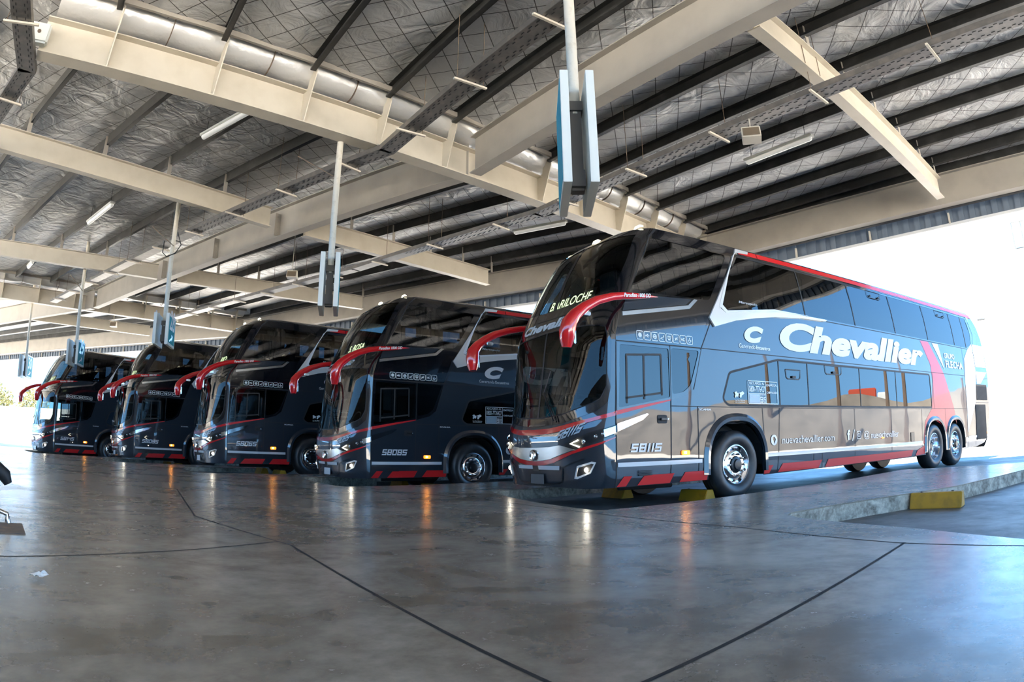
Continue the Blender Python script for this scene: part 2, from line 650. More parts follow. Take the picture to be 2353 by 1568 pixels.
def text2d(s, bold=0.0, shear=0.0):
    key = (s, bold, shear)
    if key not in _txt_cache:
        c = bpy.data.curves.new('t', 'FONT')
        c.body = s
        c.size = 1.0
        c.offset = bold
        c.shear = shear
        c.resolution_u = 5
        c.fill_mode = 'FRONT'
        o = bpy.data.objects.new('t', c)
        COL.objects.link(o)
        dg = bpy.context.evaluated_depsgraph_get()
        me = bpy.data.meshes.new_from_object(o.evaluated_get(dg))
        vs = [(v.co.x, v.co.y) for v in me.vertices]
        fs = [tuple(p.vertices) for p in me.polygons]
        bpy.data.objects.remove(o)
        bpy.data.curves.remove(c)
        bpy.data.meshes.remove(me)
        x0, x1 = min(v[0] for v in vs), max(v[0] for v in vs)
        y0, y1 = min(v[1] for v in vs), max(v[1] for v in vs)
        _txt_cache[key] = ([((x - x0) / (x1 - x0), (y - y0) / (y1 - y0)) for x, y in vs], fs)
    return _txt_cache[key]


def text_on(fn, s, quad, off=0.005, bold=0.0, shear=0.0, mb=None):
    """text stretched into the box quad=(x0,z0,x1,z1) on a mapped surface; x0>x1 mirrors the travel direction"""
    mb = mb or MB()
    vs, fs = text2d(s, bold, shear)
    x0, z0, x1, z1 = quad
    mb.add([fn(x0 + (x1 - x0) * u, z0 + (z1 - z0) * v, off) for u, v in vs], fs)
    return mb


SEG = {'0': 'abcdef', '1': 'k', '2': 'abged', '4': 'fgbc', '5': 'afgcd', '6': 'afgcde', '7': 'abc', '8': 'abcdefg', '9': 'abcdfg', '3': 'abgcd'}


def seg_number(fn, s, x0, z0, x1, z1, off=0.005, slant=0.28, mb=None):
    """square italic numerals made of strokes"""
    mb = mb or MB()
    h = z1 - z0
    sx = 1 if x1 > x0 else -1
    widths = [0.45 if c == '1' else 1.0 for c in s]
    gap = 0.16
    tot = sum(widths) + gap * (len(s) - 1)
    L = abs(x1 - x0) - slant * h
    un = L / tot
    cx = 0.0
    t = 0.24
    th = 0.20
    for c, wd in zip(s, widths):
        for k in SEG[c]:
            r = {'a': (0, 1 - th, 1, 1), 'g': (0.0, .5 - th / 2, 1, .5 + th / 2), 'd': (0, 0, 1, th), 'f': (0, .5, t, 1), 'e': (0, 0, t, .5), 'b': (1 - t, .5, 1, 1), 'c': (1 - t, 0, 1, .5),
                 'k': (.3, 0, .85, 1)}[k]
            e = 1e-3 * 'abcdefgk'.index(k) * 0.3
            q = []
            for i in range(5):
                z = r[1] + (r[3] - r[1]) * i / 4
                for u in (r[0], r[2]):
                    X = (cx + u * wd) * un + slant * h * z
                    q.append(fn(x0 + sx * X, z0 + h * z, off + e))
            mb.add(q, [(2 * i, 2 * i + 1, 2 * i + 3, 2 * i + 2) for i in range(4)])
        cx += wd + gap
    return mb


# ------------------------------------------------------------------ the coach
def arch(cx, cz, r, z0, n=18, flat=0.0):
    """opening cut in the skirt for a wheel, from the skirt line up and round, front to back"""
    pts = []
    for i in range(n + 1):
        a = PI - PI * i / n
        x = math.copysign(abs(math.cos(a)) ** 0.85, math.cos(a)) * r
        z = abs(math.sin(a)) ** 0.85 * r
        pts.append((cx + x, cz + z))
    return [(cx - r, z0)] + pts + [(cx + r, z0)]


SK = .33
side_out = ([(0.0, .31)] + arch(2.33, .55, .63, SK) + [(5.7, .35)] + arch(9.56, .55, .555, SK + .02)[:-3] + [(10.22, .80)] + arch(10.87, .55, .56, SK + .02)[2:] +
            [(11.8, .37), (12.4, .38), (13.0, .45), (13.3, .6), (13.5, 1.0), (13.6, 1.6), (13.62, 2.2), (13.55, 2.8), (13.42, 3.3), (13.25, 3.6), (13.0, 3.85), (12.8, ZT),
             (1.0, ZT), (.8, 3.8), (.3, 2.9), (.12, 2.6), (.03, 2.3), (0, 1.2)])
G_CAB = arc_round([(.05, 1.34), (.955, 1.50), (.955, 2.17), (.09, 2.17)], .03)
G_QUARTER = arc_round([(1.0, 1.54), (1.22, 1.58), (1.36, 1.68), (1.56, 2.18), (1.0, 2.18)], .05)
G_FRONTUP = arc_round([(.33, 2.93), (1.88, 2.97), (2.42, 3.78), (.84, 3.80)], .08)
G_UPPER = [(2.12, 2.86), (2.75, 2.92), (3.4, 3.0), (12.15, 2.97), (12.55, 3.10), (12.6, 3.4), (12.45, 3.80), (2.70, 3.80), (2.38, 3.40)]
G_LOWER = arc_round([(2.14, 1.41), (2.03, 1.50), (2.20, 1.90), (3.42, 2.16), (9.40, 2.16), (9.44, 1.41)], .06)
side_holes = [G_CAB, G_QUARTER, G_FRONTUP, G_UPPER, G_LOWER]

WS_LOW = [(.13, 1.62), (.20, 1.46), (.30, 1.40), (.67, 1.27), (1.0, 1.245), (1.33, 1.27), (1.70, 1.40), (1.80, 1.46), (1.87, 1.62), (1.87, 2.30), (1.82, 2.42), (1.6, 2.46), (1.0, 2.49), (.4, 2.46), (.18, 2.42), (.13, 2.30)]
WS_UP = [(.22, 2.95), (.6, 2.85), (1.0, 2.82), (1.4, 2.85), (1.78, 2.95), (1.80, 3.4), (1.77, 3.84), (1.4, 3.86), (1.0, 3.87), (.6, 3.86), (.23, 3.84), (.20, 3.4)]
front_out = [(0, .31), (.4, .30), (1, .31), (1.6, .30), (2, .31), (2, ZT), (0, ZT)]


def roof_mesh():
    mb = MB()
    nt, nx = 28, 60
    rows = []
    for i in range(nt + 1):
        a = 2 * i / nt
        p = front_map(a, ZT)
        xf, y = p.x, p.y
        row = []
        for j in range(nx + 1):
            t = j / nx
            u = t if t < .4 else t
            x = xf + (12.8 - xf) * (u ** 1.35)
            yi = .19
            dy = max(0.0, min(y - yi, BW - yi - y))
            D = min(dy, (x - xf) * .42 + (0 if dy > 0 else 0), (12.8 - x) * .5)
            D = max(0.0, min(D, .45)) / .45
            z = ZT + .125 * (1 - (1 - D) ** 2)
            row.append((x, y, z))
        rows.append(row)
    vs = [p for r in rows for p in r]
    fs = []
    for i in range(nt):
        for j in range(nx):
            a = i * (nx + 1) + j
            fs.append((a, a + 1, a + nx + 2, a + nx + 1))
    return mb.add(vs, fs)


def rear_mesh():
    mb = MB()
    nz, ny = 30, 12
    for i in range(nz + 1):
        z = .34 + (ZT - .34) * i / nz
        for j in range(ny + 1):
            t = j / ny
            yi = itp(z, YI)
            y = yi + (BW - 2 * yi) * t
            bul = (1 - abs(2 * t - 1) ** 3) * .14
            mb.v.append((itp(z, XR) + bul, y, z))
    for i in range(nz):
        for j in range(ny):
            a = i * (ny + 1) + j
            mb.f.append((a, a + 1, a + ny + 2, a + ny + 1))
    return mb


def wheel(parent, x, y, z, r, steer, face=-1, plain=False):
    """wheel centred at x,y,z facing outward along face*y"""
    s = face
    w = .30
    prof = [(.30, .03), (.34, .0), (.40, -.02), (.46, -.012), (.495, .02), (.515, .05), (.52, .09), (.52, w - .04), (.50, w), (.30, w)]
    t = MB().lathe([(a * r / .52, -s * b) for a, b in prof], 48)
    for q in range(3):
        yy = -s * (.10 + q * .06)
        t.lathe([((.5215) * r / .52, yy), ((.514) * r / .52, yy - s * .004), ((.514) * r / .52, yy - s * .012), ((.5215) * r / .52, yy - s * .016)], 48)
    wo = t.obj('wheel', 'tyre_rubber', parent, smooth=True)
    wo.location = (x, y, z)
    k = r / .52
    if not plain:
        R = [(.305, .035), (.300, .015), (.288, .012), (.280, .03), (.272, .07), (.255, .085), (.235, .06), (.205, .035), (.18, .028), (.13, .028), (.125, .05)]
    else:
        R = [(.305, .035), (.300, .015), (.288, .012), (.280, .03), (.27, .12), (.25, .17), (.20, .18), (.12, .18), (.10, .14)]
    rim = MB().lathe([(a * k, -s * b) for a, b in R], 48)
    ro = rim.obj('rim', 'alloy', wo, smooth=True)
    hb = MB()
    d0 = .028 if not plain else .16
    for q in range(10):
        a = 2 * PI * (q + .5) / 10
        rr = .243 * k
        if not plain:
            hb.lathe([(.001, -s * .052), (.017, -s * .05), (.017, -s * .075)], 8, (rr * math.cos(a), 0, rr * math.sin(a)))
    hb.lathe([(.125 * k, -s * (d0 + .02)), (.12 * k, -s * (d0 - .02)), (.085 * k, -s * (d0 - .03)), (.075 * k, -s * (d0 - .055)), (.03, -s * (d0 - .062)), (.001, -s * (d0 - .06))], 24)
    hb.obj('hub', 'hub_black', wo, smooth=True)
    nb = MB()
    for q in range(10):
        a = 2 * PI * q / 10
        rr = .165 * k
        c = (rr * math.cos(a), 0, rr * math.sin(a))
        nb.lathe([(.018, -s * (d0 + .002)), (.017, -s * (d0 - .035)), (.008, -s * (d0 - .045)), (.001, -s * (d0 - .046))], 8, c)
    if face < 0:
        pieces(nb, 'wheel_nut', 'chrome', wo, smooth=True)
    return wo


def icon_shapes(i, cx, cz, h):
    """polylines (in metres, x right, z up) drawn inside the eight little service squares"""
    r = h * .5
    L = []

    def c(px, pz, rad, n=10, a0=0, a1=2 * PI):
        return [(cx + px * r + rad * r * math.cos(a0 + (a1 - a0) * k / n), cz + pz * r + rad * r * math.sin(a0 + (a1 - a0) * k / n)) for k in range(n + 1)]

    def P(*pp):
        return [(cx + a * r, cz + b * r) for a, b in pp]
    if i == 0:
        for k in range(6):
            a = PI * k / 6
            L.append(P((-.6 * math.cos(a), -.6 * math.sin(a)), (.6 * math.cos(a), .6 * math.sin(a))))
    elif i == 1:
        L = [P((-.55, 0), (.6, 0)), P((-.3, 0), (0, .35), (.25, .35)), P((-.1, 0), (.1, -.35), (.35, -.35)), c(-.5, 0, .14)]
    elif i == 2:
        L = [c(0, 0, .55), P((-.35, -.2), (-.35, .2)), P((-.1, -.25), (-.1, .25)), P((.15, -.25), (.15, .25), (.4, .1))]
    elif i == 3:
        L = [P((-.6, -.45), (-.2, -.1), (.3, -.1), (.6, .55)), P((-.2, -.1), (-.1, -.5), (.35, -.5))]
    elif i == 4:
        L = [P((-.5, .45), (.5, .45), (.5, -.2), (-.5, -.2), (-.5, .45)), P((-.4, -.45), (.4, -.45)), P((-.25, .12), (.25, .12))]
    elif i == 5:
        L = [P((-.55, -.5), (.5, .5)), P((-.5, -.1), (-.15, .25)), P((.15, -.3), (.5, .1)), P((-.2, -.2), (.2, .15))]
    elif i == 6:
        L = [P((-.6, .35), (-.45, -.35), (-.3, .1), (-.15, -.35), (0, .35)), c(.38, 0, .32, 8, .8, 2 * PI - .8)]
    else:
        L = [P((-.45, .05), (-.35, -.5), (.2, -.5), (.3, .05), (-.45, .05)), P((.3, 0), (.55, -.1), (.3, -.35)), P((-.15, .2), (-.05, .6))]
    return L


def make_bus(number, dest, dest_x):
    """number: fleet number; dest: letters on the lit board"""
    root = empty('coach')
    # body shell -------------------------------------------------------------
    b = MB()
    panel(side_map, side_out, side_holes, .16, mb=b)
    panel(far_map, side_out, side_holes, .3, mb=b)
    panel(front_map, front_out, [WS_LOW, WS_UP], .07, mb=b)
    o1 = rear_mesh(); b.add(o1.v, o1.f)
    body = b.obj('body', 'graphite_paint', root, smooth=True)
    roof_mesh().obj('roof', 'black_paint', root, smooth=True)
    # black areas around the glass ------------------------------------------------
    k = MB()
    panel(side_map, [(.03, 2.20), (1.60, 2.22), (1.80, 2.72), (1.94, 2.80), (2.12, 2.86), (2.38, 3.40), (2.72, 3.84), (12.55, 3.85), (12.8, 3.4), (12.68, 3.05), (12.2, 2.93), (12.9, 2.93), (13.05, 3.4), (12.7, 3.97), (1.02, 3.97), (.82, 3.8), (.3, 2.9), (.12, 2.6), (.03, 2.3)],
          [[(x, z) for x, z in G_FRONTUP], [(2.75, 3.86), (2.76, 3.95), (12.5, 3.95), (12.5, 3.86)]], .16, .0045, mb=k)
    panel(side_map, [(.02, 1.30), (.96, 1.46), (1.27, 1.545), (1.42, 1.66), (1.61, 2.20), (.03, 2.20)], [G_CAB, G_QUARTER], .12, .0045, mb=k)
    panel(front_map, [(.0, 2.30), (0.0, 3.97), (2, 3.97), (2, 2.30), (1.92, 2.30), (1.90, 1.5), (1.80, 1.36), (1.33, 1.18), (1.0, 1.125), (.62, 1.165), (.25, 1.30), (.12, 1.42), (.085, 1.6), (.08, 2.3)], [WS_LOW, WS_UP], .07, .0045, mb=k)
    k.obj('black_surround', 'black_paint', root, smooth=True)
    # glass ----------------------------------------------------------------------
    for nm, g, m, st in (('cab_window', G_CAB, 'cab_glass', .2), ('quarter_window', G_QUARTER, 'side_glass', .2), ('front_side_window', G_FRONTUP, 'side_glass', .2), ('upper_window_band', G_UPPER, 'side_glass', .25), ('lower_window_band', G_LOWER, 'privacy_glass', .3)):
        gb = MB()
        panel(side_map, g, (), st, -.004, mb=gb)
        w_ = gb.obj(nm, m, root, smooth=True)
        if nm == 'cab_window':
            s2 = MB()
            for pts in ([(.19, 1.40), (.20, 2.04)], [(.49, 1.46), (.50, 2.06)], [(.81, 1.52), (.81, 2.08)], [(.19, 2.04), (.81, 2.08)], [(.17, 1.47), (.81, 1.555)]):
                line_strip(side_map, pts, .028, .002, s2)
            pieces(s2, 'window_frame', 'black_rubber', w_)
        if nm == 'upper_window_band':
            s2 = MB()
            for x in (4.33, 6.06, 7.80, 9.53, 11.25, 12.1):
                line_strip(side_map, [(x + .05, 2.98), (x - .04, 3.80)], .028, .001, s2)
            pieces(s2, 'window_seal', 'seam', w_)
            for (x0, z0) in ((6.82, 3.66), (10.33, 3.64)):
                v = MB()
                pts = [(x0, z0 + .15), (x0 + .02, z0 + .02), (x0 + .07, z0), (x0 + .52, z0), (x0 + .58, z0 + .03), (x0 + .62, z0 + .15), (x0, z0 + .15)]
                line_strip(side_map, pts, .016, .004, v)
                v.box((x0 + .12, side_map(0, z0 + .04).y - .012, z0 + .04), (.05, .02, .03)).box((x0 + .48, side_map(0, z0 + .04).y - .012, z0 + .04), (.05, .02, .03))
                v.obj('vent_flap', 'black_rubber', w_)
        if nm == 'lower_window_band':
            s2 = MB()
            for x in (3.43, 4.26, 6.05, 7.60):
                line_strip(side_map, [(x, 1.41), (x, 2.18)], .022, .001, s2)
            line_strip(side_map, G_LOWER + [G_LOWER[0]], .035, .002, s2)
            s2.obj('window_seals', 'seam', w_)
            for (x0, z0, ww) in ((3.62, 1.86, .42), (4.82, 1.99, .57)):
                v = MB()
                pts = [(x0, z0 + .155), (x0 + .01, z0 + .03), (x0 + .05, z0), (x0 + ww - .05, z0), (x0 + ww - .01, z0 + .03), (x0 + ww, z0 + .155), (x0, z0 + .155)]
                line_strip(side_map, pts, .018, .004, v)
                v.box((x0 + ww / 2, -.012, z0 + .035), (.1, .02, .035))
                v.obj('vent_flap', 'black_rubber', w_)
    gb = MB()
    panel(far_map, G_CAB, (), .5, -.004).obj('far_cab_window', 'cab_glass', root)
    panel(far_map, G_QUARTER, (), .5, -.004).obj('far_quarter_window', 'side_glass', root)
    for g in side_holes[2:]:
        panel(far_map, g, (), .5, -.004).obj('far_side_window', 'side_glass', root, smooth=True)
    w1 = panel(front_map, WS_LOW, (), .1, -.003).obj('lower_windscreen', 'screen_glass', root, smooth=True)
    w2 = panel(front_map, WS_UP, (), .1, -.003).obj('upper_windscreen', 'screen_glass', root, smooth=True)
    line_strip(front_map, [(1, 1.24), (1, 2.50)], .02, .002).obj('screen_divider', 'seam', w1)
    line_strip(front_map, [(1, 2.80), (1, 3.88)], .045, .002).obj('screen_divider', 'seam', w2)
    sb = MB()
    line_strip(front_map, WS_LOW + [WS_LOW[0]], .03, .004, sb)
    line_strip(front_map, [(.02, 2.52), (1.98, 2.52)], .012, .006, sb)
    line_strip(front_map, [(.10, 2.74), (.6, 2.70), (1.0, 2.69), (1.4, 2.70), (1.9, 2.74)], .014, .006, sb)
    pieces(sb, 'screen_seal', 'seam', root)
    # silver blade and its long tail --------------------------------------------------
    bl = MB()
    sl_o = [(2.72, 3.955), (1.82, 2.70), (1.92, 2.57), (2.42, 2.71), (2.93, 2.80), (3.44, 2.87), (4.2, 2.93), (4.98, 2.95), (5.04, 2.985), (4.44, 2.985), (3.45, 2.975), (2.77, 2.90), (2.20, 2.81), (2.09, 2.87), (2.37, 3.46), (2.58, 3.80), (2.68, 3.875), (3.0, 3.90), (3.04, 3.955)]
    panel(side_map, sl_o, (), .12, .028, .03, mb=bl)
    sv = bl.obj('silver_blade', 'silver_paint', root, smooth=True)
    panel(side_map, [(2.20, 2.81), (2.06, 2.90), (2.35, 3.46), (2.62, 3.84), (2.69, 3.875), (2.58, 3.80), (2.37, 3.44), (2.14, 2.93), (2.24, 2.85), (3.44, 3.0), (4.44, 2.995), (3.45, 2.965)], (), .12, .033).obj('blade_highlight', 'white_film', sv, smooth=True)
    # red roof stripe ----------------------------------------------------------------
    rs = MB()
    panel(side_map, [(2.78, 3.875), (2.80, 3.955), (3.25, 3.958), (3.25, 3.872)], (), .2, .010, .01, mb=rs)
    panel(side_map, [(3.27, 3.872), (3.27, 3.958), (12.9, 3.945), (13.0, 3.86)], (), .3, .010, .01, mb=rs)
    pieces(rs, 'red_roof_stripe', 'red_film', root, smooth=True)
    # light grey fin above the cab door
    fn = MB()
    panel(side_map, [(.16, 2.56), (1.43, 2.79), (1.61, 2.94), (1.54, 2.945), (1.40, 2.835), (.16, 2.615)], (), .15, .016, .014, mb=fn)
    fn.obj('grey_fin', 'brushed_steel', root, smooth=True)
    panel(side_map, [(.17, 2.63), (1.36, 2.84), (1.50, 2.94), (.26, 2.87)], (), .15, .008).obj('fin_inset', 'graphite_paint', root, smooth=True)
    # doors, flaps, seams ----------------------------------------------------------------
    dm = MB()
    line_strip(side_map, [(.0, .31), (.0, 1.30), (.03, 2.2)], .014, .006, dm)
    line_strip(side_map, [(.945, .32), (.985, 2.22)], .012, .006, dm)
    line_strip(side_map, [(.03, 2.215), (1.60, 2.225)], .014, .007, dm)
    for pts in ([(1.49, .33), (1.49, 1.38)], [(.96, 1.38), (11.75, 1.375)], [(2.95, 1.37), (2.98, .9)], [(3.32, .34), (3.40, 1.38)], [(4.35, .35), (4.35, .60)], [(4.62, .35), (4.62, .60)], [(3.36, .60), (5.76, .62)],
                [(5.76, .35), (5.78, 1.38)], [(7.27, .35), (7.30, 1.38)], [(8.80, .55), (8.83, 1.38)], [(10.22, .8), (10.22, 1.38)], [(1.60, 2.225), (11.75, 2.215)], [(1.60, 2.2), (1.98, 2.85)], [(1.42, 1.62), (1.61, 2.22)],
                [(9.55, 1.39), (9.56, 2.2)], [(11.55, 1.39), (11.57, 2.2)], [(11.76, .4), (11.75, 3.0)], [(12.33, .42), (12.45, 1.6), (12.6, 2.9)], [(12.33, 1.53), (13.55, 1.53)], [(5.0, 2.96), (12.2, 2.94)], [(12.45, 2.12), (13.55, 2.2)]):
        line_strip(side_map, pts, .011, .0055, dm)
    pieces(dm, 'panel_seam', 'seam', root)
    hb = MB()
    panel(side_map, arc_round([(.71, 1.14), (.885, 1.14), (.885, 1.255), (.71, 1.255)], .03), (), .1, .008, mb=hb)
    hd = hb.obj('door_handle', 'seam', root)
    MB().box((.82, -.03, 1.197), (.14, .03, .03)).obj('grip', 'hub_black', hd, bevel=.005)
    MB().lathe([(.001, -.05), (.012, -.048), (.012, -.02)], 10, (.872, 0, 1.197)).obj('lock', 'chrome', hd)
    vt = MB()
    for q in range(4):
        vt.box((.475, -.008, .455 + q * .019), (.235, .016, .009))
    pieces(vt, 'vent_slot', 'seam', root)
    # wheel-arch flares ---------------------------------------------------------------------
    fl = MB()
    for cx, r0, r1 in ((2.33, .635, .74), (9.56, .56, .655), (10.87, .565, .66)):
        n = 26
        vs = []
        for i in range(n + 1):
            a = PI - PI * i / n
            e = .85
            cxx = math.copysign(abs(math.cos(a)) ** e, math.cos(a))
            szz = abs(math.sin(a)) ** e
            for rr, off in ((r0, -.05), (r0, .035), (r0 + (r1 - r0) * .5, .045), (r1, .004)):
                vs.append((cx + cxx * rr, -off, .55 + szz * rr if i not in (0, n) else .40))
        fs = []
        for i in range(n):
            xm = vs[4 * i][0]
            if cx == 9.56 and xm > 10.18:
                continue
            if cx == 10.87 and xm < 10.24:
                continue
            for j in range(3):
                a = 4 * i + j
                fs.append((a, a + 1, a + 5, a + 4))
        fl.add(vs, fs)
    pieces(fl, 'arch_flare', 'graphite_paint', root, smooth=True)
    # decals ---------------------------------------------------------------------------------
    rd = MB()
    zb, zt = .325, .455
    for p in ([(.01, zb - .005), (.165, zb - .003), (.26, .452), (.125, .452)], [(.355, zb), (.935, zb + .003), (1.01, .458), (.47, .455)], [(1.115, zb + .005), (1.66, zb + .005), (1.69, .465), (1.22, .465)],
              [(2.97, .345), (3.10, .345), (3.20, .47), (2.97, .47)], [(3.33, .35), (4.50, .352), (4.61, .485), (3.45, .485)], [(4.71, .352), (8.21, .357), (8.30, .49), (4.81, .488)], [(8.42, .357), (8.92, .37), (8.90, .56), (8.52, .47)]):
        panel(side_map, p, (), .3, .0075, mb=rd)
    pieces(rd, 'red_skirt_block', 'red_film', root)
    ws = MB()
    for x0, x1, z in ((.018, 1.555, .605), (3.03, 8.76, .635), (11.78, 13.36, .64)):
        panel(side_map, [(x0, z - .028), (x1, z - .026), (x1, z + .03), (x0, z + .028)], (), .6, .0078, mb=ws)
    pieces(ws, 'white_side_stripe', 'reflective_white', root)
    rl = MB()
    panel(side_map, [(.0, 1.245), (.45, 1.345), (.96, 1.452), (.96, 1.470), (.45, 1.385), (.0, 1.30)], (), .2, .0085, mb=rl)
    rl.obj('red_belt_line', 'red_film', root)
    seg_number(side_map, number, .225, .762, .785, .875, .0095).obj('fleet_number', 'white_film', root)
    mk = MB()
    panel(side_map, arc_round([(1.145, .70), (1.295, .70), (1.295, .765), (1.145, .765)], .02), (), .2, .022, .02, mb=mk)
    mo = mk.obj('marker_lamp', 'amber_on', root)
    MB().box((1.205, -.026, .733), (.04, .008, .035)).obj('bulb', 'amber_core', mo)
    MB().box((6.87, -.012, .80), (.10, .02, .03)).obj('marker_lamp', 'amber_on', root, bevel=.005)
    MB().box((13.28, .0, .72), (.1, .03, .06)).obj('marker_lamp', 'amber_on', root, bevel=.005)
    for q in range(8):
        ic = MB()
        x = .385 + q * .1335
        sq = [(x, 2.262), (x + .115, 2.262), (x + .115, 2.378), (x, 2.378)]
        line_strip(side_map, arc_round(sq, .018, 2) + [arc_round(sq, .018, 2)[0]], .009, .0095, ic)
        for pl in icon_shapes(q, x + .0575, 2.32, .11):
            line_strip(side_map, pl, .011 if q != 6 else .012, .0095, ic)
        ic.obj('service_icon', 'white_film', root)
    tx = MB()
    text_on(side_map, 'Chevallier', (3.52, 2.33, 9.15, 2.84), .0095, .045, .28, tx)
    tx.obj('side_lettering', 'white_film', root)
    cl = MB()
    text_on(side_map, 'C', (2.60, 2.39, 3.10, 2.665), .0095, .07, .35, cl)
    cl.obj('emblem_letter', 'white_film', root)
    cl = MB()
    text_on(side_map, 'Generando', (2.46, 2.295, 2.85, 2.36), .0095, 0, .0, cl)
    text_on(side_map, 'Encuentros', (2.87, 2.295, 3.23, 2.355), .0095, .02, 0, cl)
    cl.obj('slogan_lettering', 'white_film', root)
    tw = MB()
    text_on(side_map, 'nuevachevallier.com', (3.44, .80, 5.02, .92), .0095, 0, 0, tw)
    n = 20
    gx, gz = 3.22, .865
    ring = [(gx + .085 * math.cos(2 * PI * i / n), gz + .085 * math.sin(2 * PI * i / n)) for i in range(n)]
    land = [(gx - .03, gz + .05), (gx + .02, gz + .045), (gx + .045, gz + .01), (gx + .02, gz - .03), (gx, gz - .065), (gx - .012, gz - .02), (gx - .03, gz + .01)]
    panel(side_map, ring, [land], .1, .0095, mb=tw)
    tw.obj('web_lettering', 'white_film', root)
    tw = MB()
    text_on(side_map, 'f', (5.47, .80, 5.57, .985), .0095, .04, 0, tw)
    text_on(side_map, '/', (5.64, .78, 5.75, .985), .0095, 0, 0, tw)
    sq = [(5.83, .81), (5.97, .81), (5.97, .95), (5.83, .95)]
    line_strip(side_map, arc_round(sq, .03, 3) + [arc_round(sq, .03, 3)[0]], .014, .0095, tw)
    cc = [(5.90 + .032 * math.cos(2 * PI * i / 12), .88 + .032 * math.sin(2 * PI * i / 12)) for i in range(13)]
    line_strip(side_map, cc, .012, .0095, tw)
    tw.obj('social_icons', 'white_film', root)
    tw = MB()
    text_on(side_map, '@', (6.10, .79, 6.30, .95), .0095, .0, 0, tw)
    text_on(side_map, 'nuevachevallier', (6.38, .80, 7.58, .93), .0095, 0, 0, tw)
    tw.obj('web_lettering', 'white_film', root)
    ms = MB()
    text_on(side_map, 'SCANIA', (1.51, 1.325, 1.76, 1.352), .0095, .03, 0, ms)
    ms.obj('chassis_lettering', 'white_film', root)
    ms = MB()
    text_on(side_map, 'Marcopolo', (2.56, 3.0, 3.02, 3.05), .006, .02, .2, ms)
    ms.obj('maker_lettering', 'grey_film', root)
    # sticker block in the lower window
    st = MB()
    fr_ = [(2.62, 1.44), (3.36, 1.44), (3.36, 1.79), (2.62, 1.79)]
    line_strip(side_map, fr_ + [fr_[0]], .012, .008, st)
    line_strip(side_map, [(3.05, 1.44), (3.05, 1.79)], .012, .008, st)
    line_strip(side_map, [(2.62, 1.595), (3.05, 1.595)], .01, .008, st)
    line_strip(side_map, [(2.90, 1.44), (2.90, 1.595)], .01, .008, st)
    text_on(side_map, 'RECLAMOS AL', (2.65, 1.735, 3.02, 1.775), .008, .01, 0, st)
    text_on(side_map, '0800-7776427', (2.64, 1.62, 3.03, 1.715), .008, .01, 0, st)
    text_on(side_map, 'EMPRESA', (3.075, 1.715, 3.34, 1.755), .008, .01, 0, st)
    text_on(side_map, 'CHEVALLIER', (3.075, 1.60, 3.34, 1.635), .008, .02, 0, st)
    text_on(side_map, 'COCHE', (2.91, 1.565, 3.03, 1.588), .008, .01, 0, st)
    seg_number(side_map, number, 2.91, 1.455, 3.035, 1.55, .008, 0, st)
    so = st.obj('window_sticker', 'white_film', root)
    cn = panel(side_map, [(2.635, 1.45), (2.89, 1.45), (2.89, 1.588), (2.635, 1.588)], (), .3, .0075)
    cn.obj('pale_panel', 'pale_blue_film', so)
    text_on(side_map, 'CNRT', (2.665, 1.525, 2.86, 1.57), .009, .02, 0).obj('panel_text', 'grey_film', so)
    isl = MB()
    panel(side_map, [(2.29, 1.60), (2.33, 1.62), (2.36, 1.595), (2.39, 1.60), (2.385, 1.56), (2.37, 1.53), (2.345, 1.545), (2.31, 1.52), (2.295, 1.545), (2.31, 1.57)], (), .2, .008, mb=isl)
    panel(side_map, [(2.40, 1.60), (2.44, 1.61), (2.48, 1.625), (2.52, 1.595), (2.49, 1.57), (2.46, 1.56), (2.45, 1.53), (2.42, 1.52), (2.405, 1.55), (2.42, 1.57)], (), .2, .008, mb=isl)
    text_on(side_map, 'Las Islas Malvinas', (2.30, 1.475, 2.53, 1.495), .008, .01, 0, isl)
    text_on(side_map, 'son argentinas', (2.30, 1.445, 2.52, 1.465), .008, .01, 0, isl)
    isl.obj('islands_sticker', 'white_film', root)
    # rear end colours --------------------------------------------------------------------
    rp = MB()
    panel(side_map, [(9.08, 2.93), (9.54, 2.93), (10.30, 2.2), (10.82, 1.38), (10.95, 1.0), (10.87, 1.12), (10.5, 1.02), (10.22, .80), (9.9, 1.02), (9.56, 1.12), (9.1, 1.0), (8.9, .6), (8.85, .6), (9.0, 1.1), (9.42, 1.39), (9.56, 2.0), (9.5, 2.4)], (), .2, .0035, mb=rp)
    rp.obj('red_sweep', 'red_film', root, smooth=True)
    wp = MB()
    panel(side_map, [(12.56, 3.1), (12.62, 2.4), (12.45, 1.55), (11.74, .77), (11.76, 1.46), (11.74, 2.15), (11.84, 2.67), (12.2, 2.93)], (), .2, .0065, mb=wp)
    panel(side_map, [(12.62, 3.1), (13.45, 3.1), (13.52, 2.5), (12.66, 2.49)], (), .2, .0065, mb=wp)
    panel(side_map, [(12.64, 2.36), (13.55, 2.37), (12.96, 2.05), (12.66, 2.04)], (), .2, .0065, mb=wp)
    panel(side_map, [(9.76, 2.92), (10.12, 2.92), (10.36, 2.30)], (), .2, .0065, mb=wp)
    pieces(wp, 'white_rear_patch', 'white_film', root)
    wp = MB()
    text_on(side_map, 'GRUPO', (10.42, 2.60, 11.12, 2.73), .0095, .03, 0, wp)
    text_on(side_map, 'FLECHA', (10.47, 2.37, 11.66, 2.55), .0095, .03, 0, wp)
    wp.obj('group_lettering', 'white_film', root)
    gr = MB()
    for x0, x1, z0, z1 in ((12.42, 13.25, .55, 1.48), (12.58, 13.45, 1.60, 2.02)):
        nn = 22
        for q in range(nn):
            x = x0 + (x1 - x0) * q / nn
            gr.box((x, .0, (z0 + z1) / 2), (.018, .03, z1 - z0))
    gr.obj('engine_grille', 'seam', root)
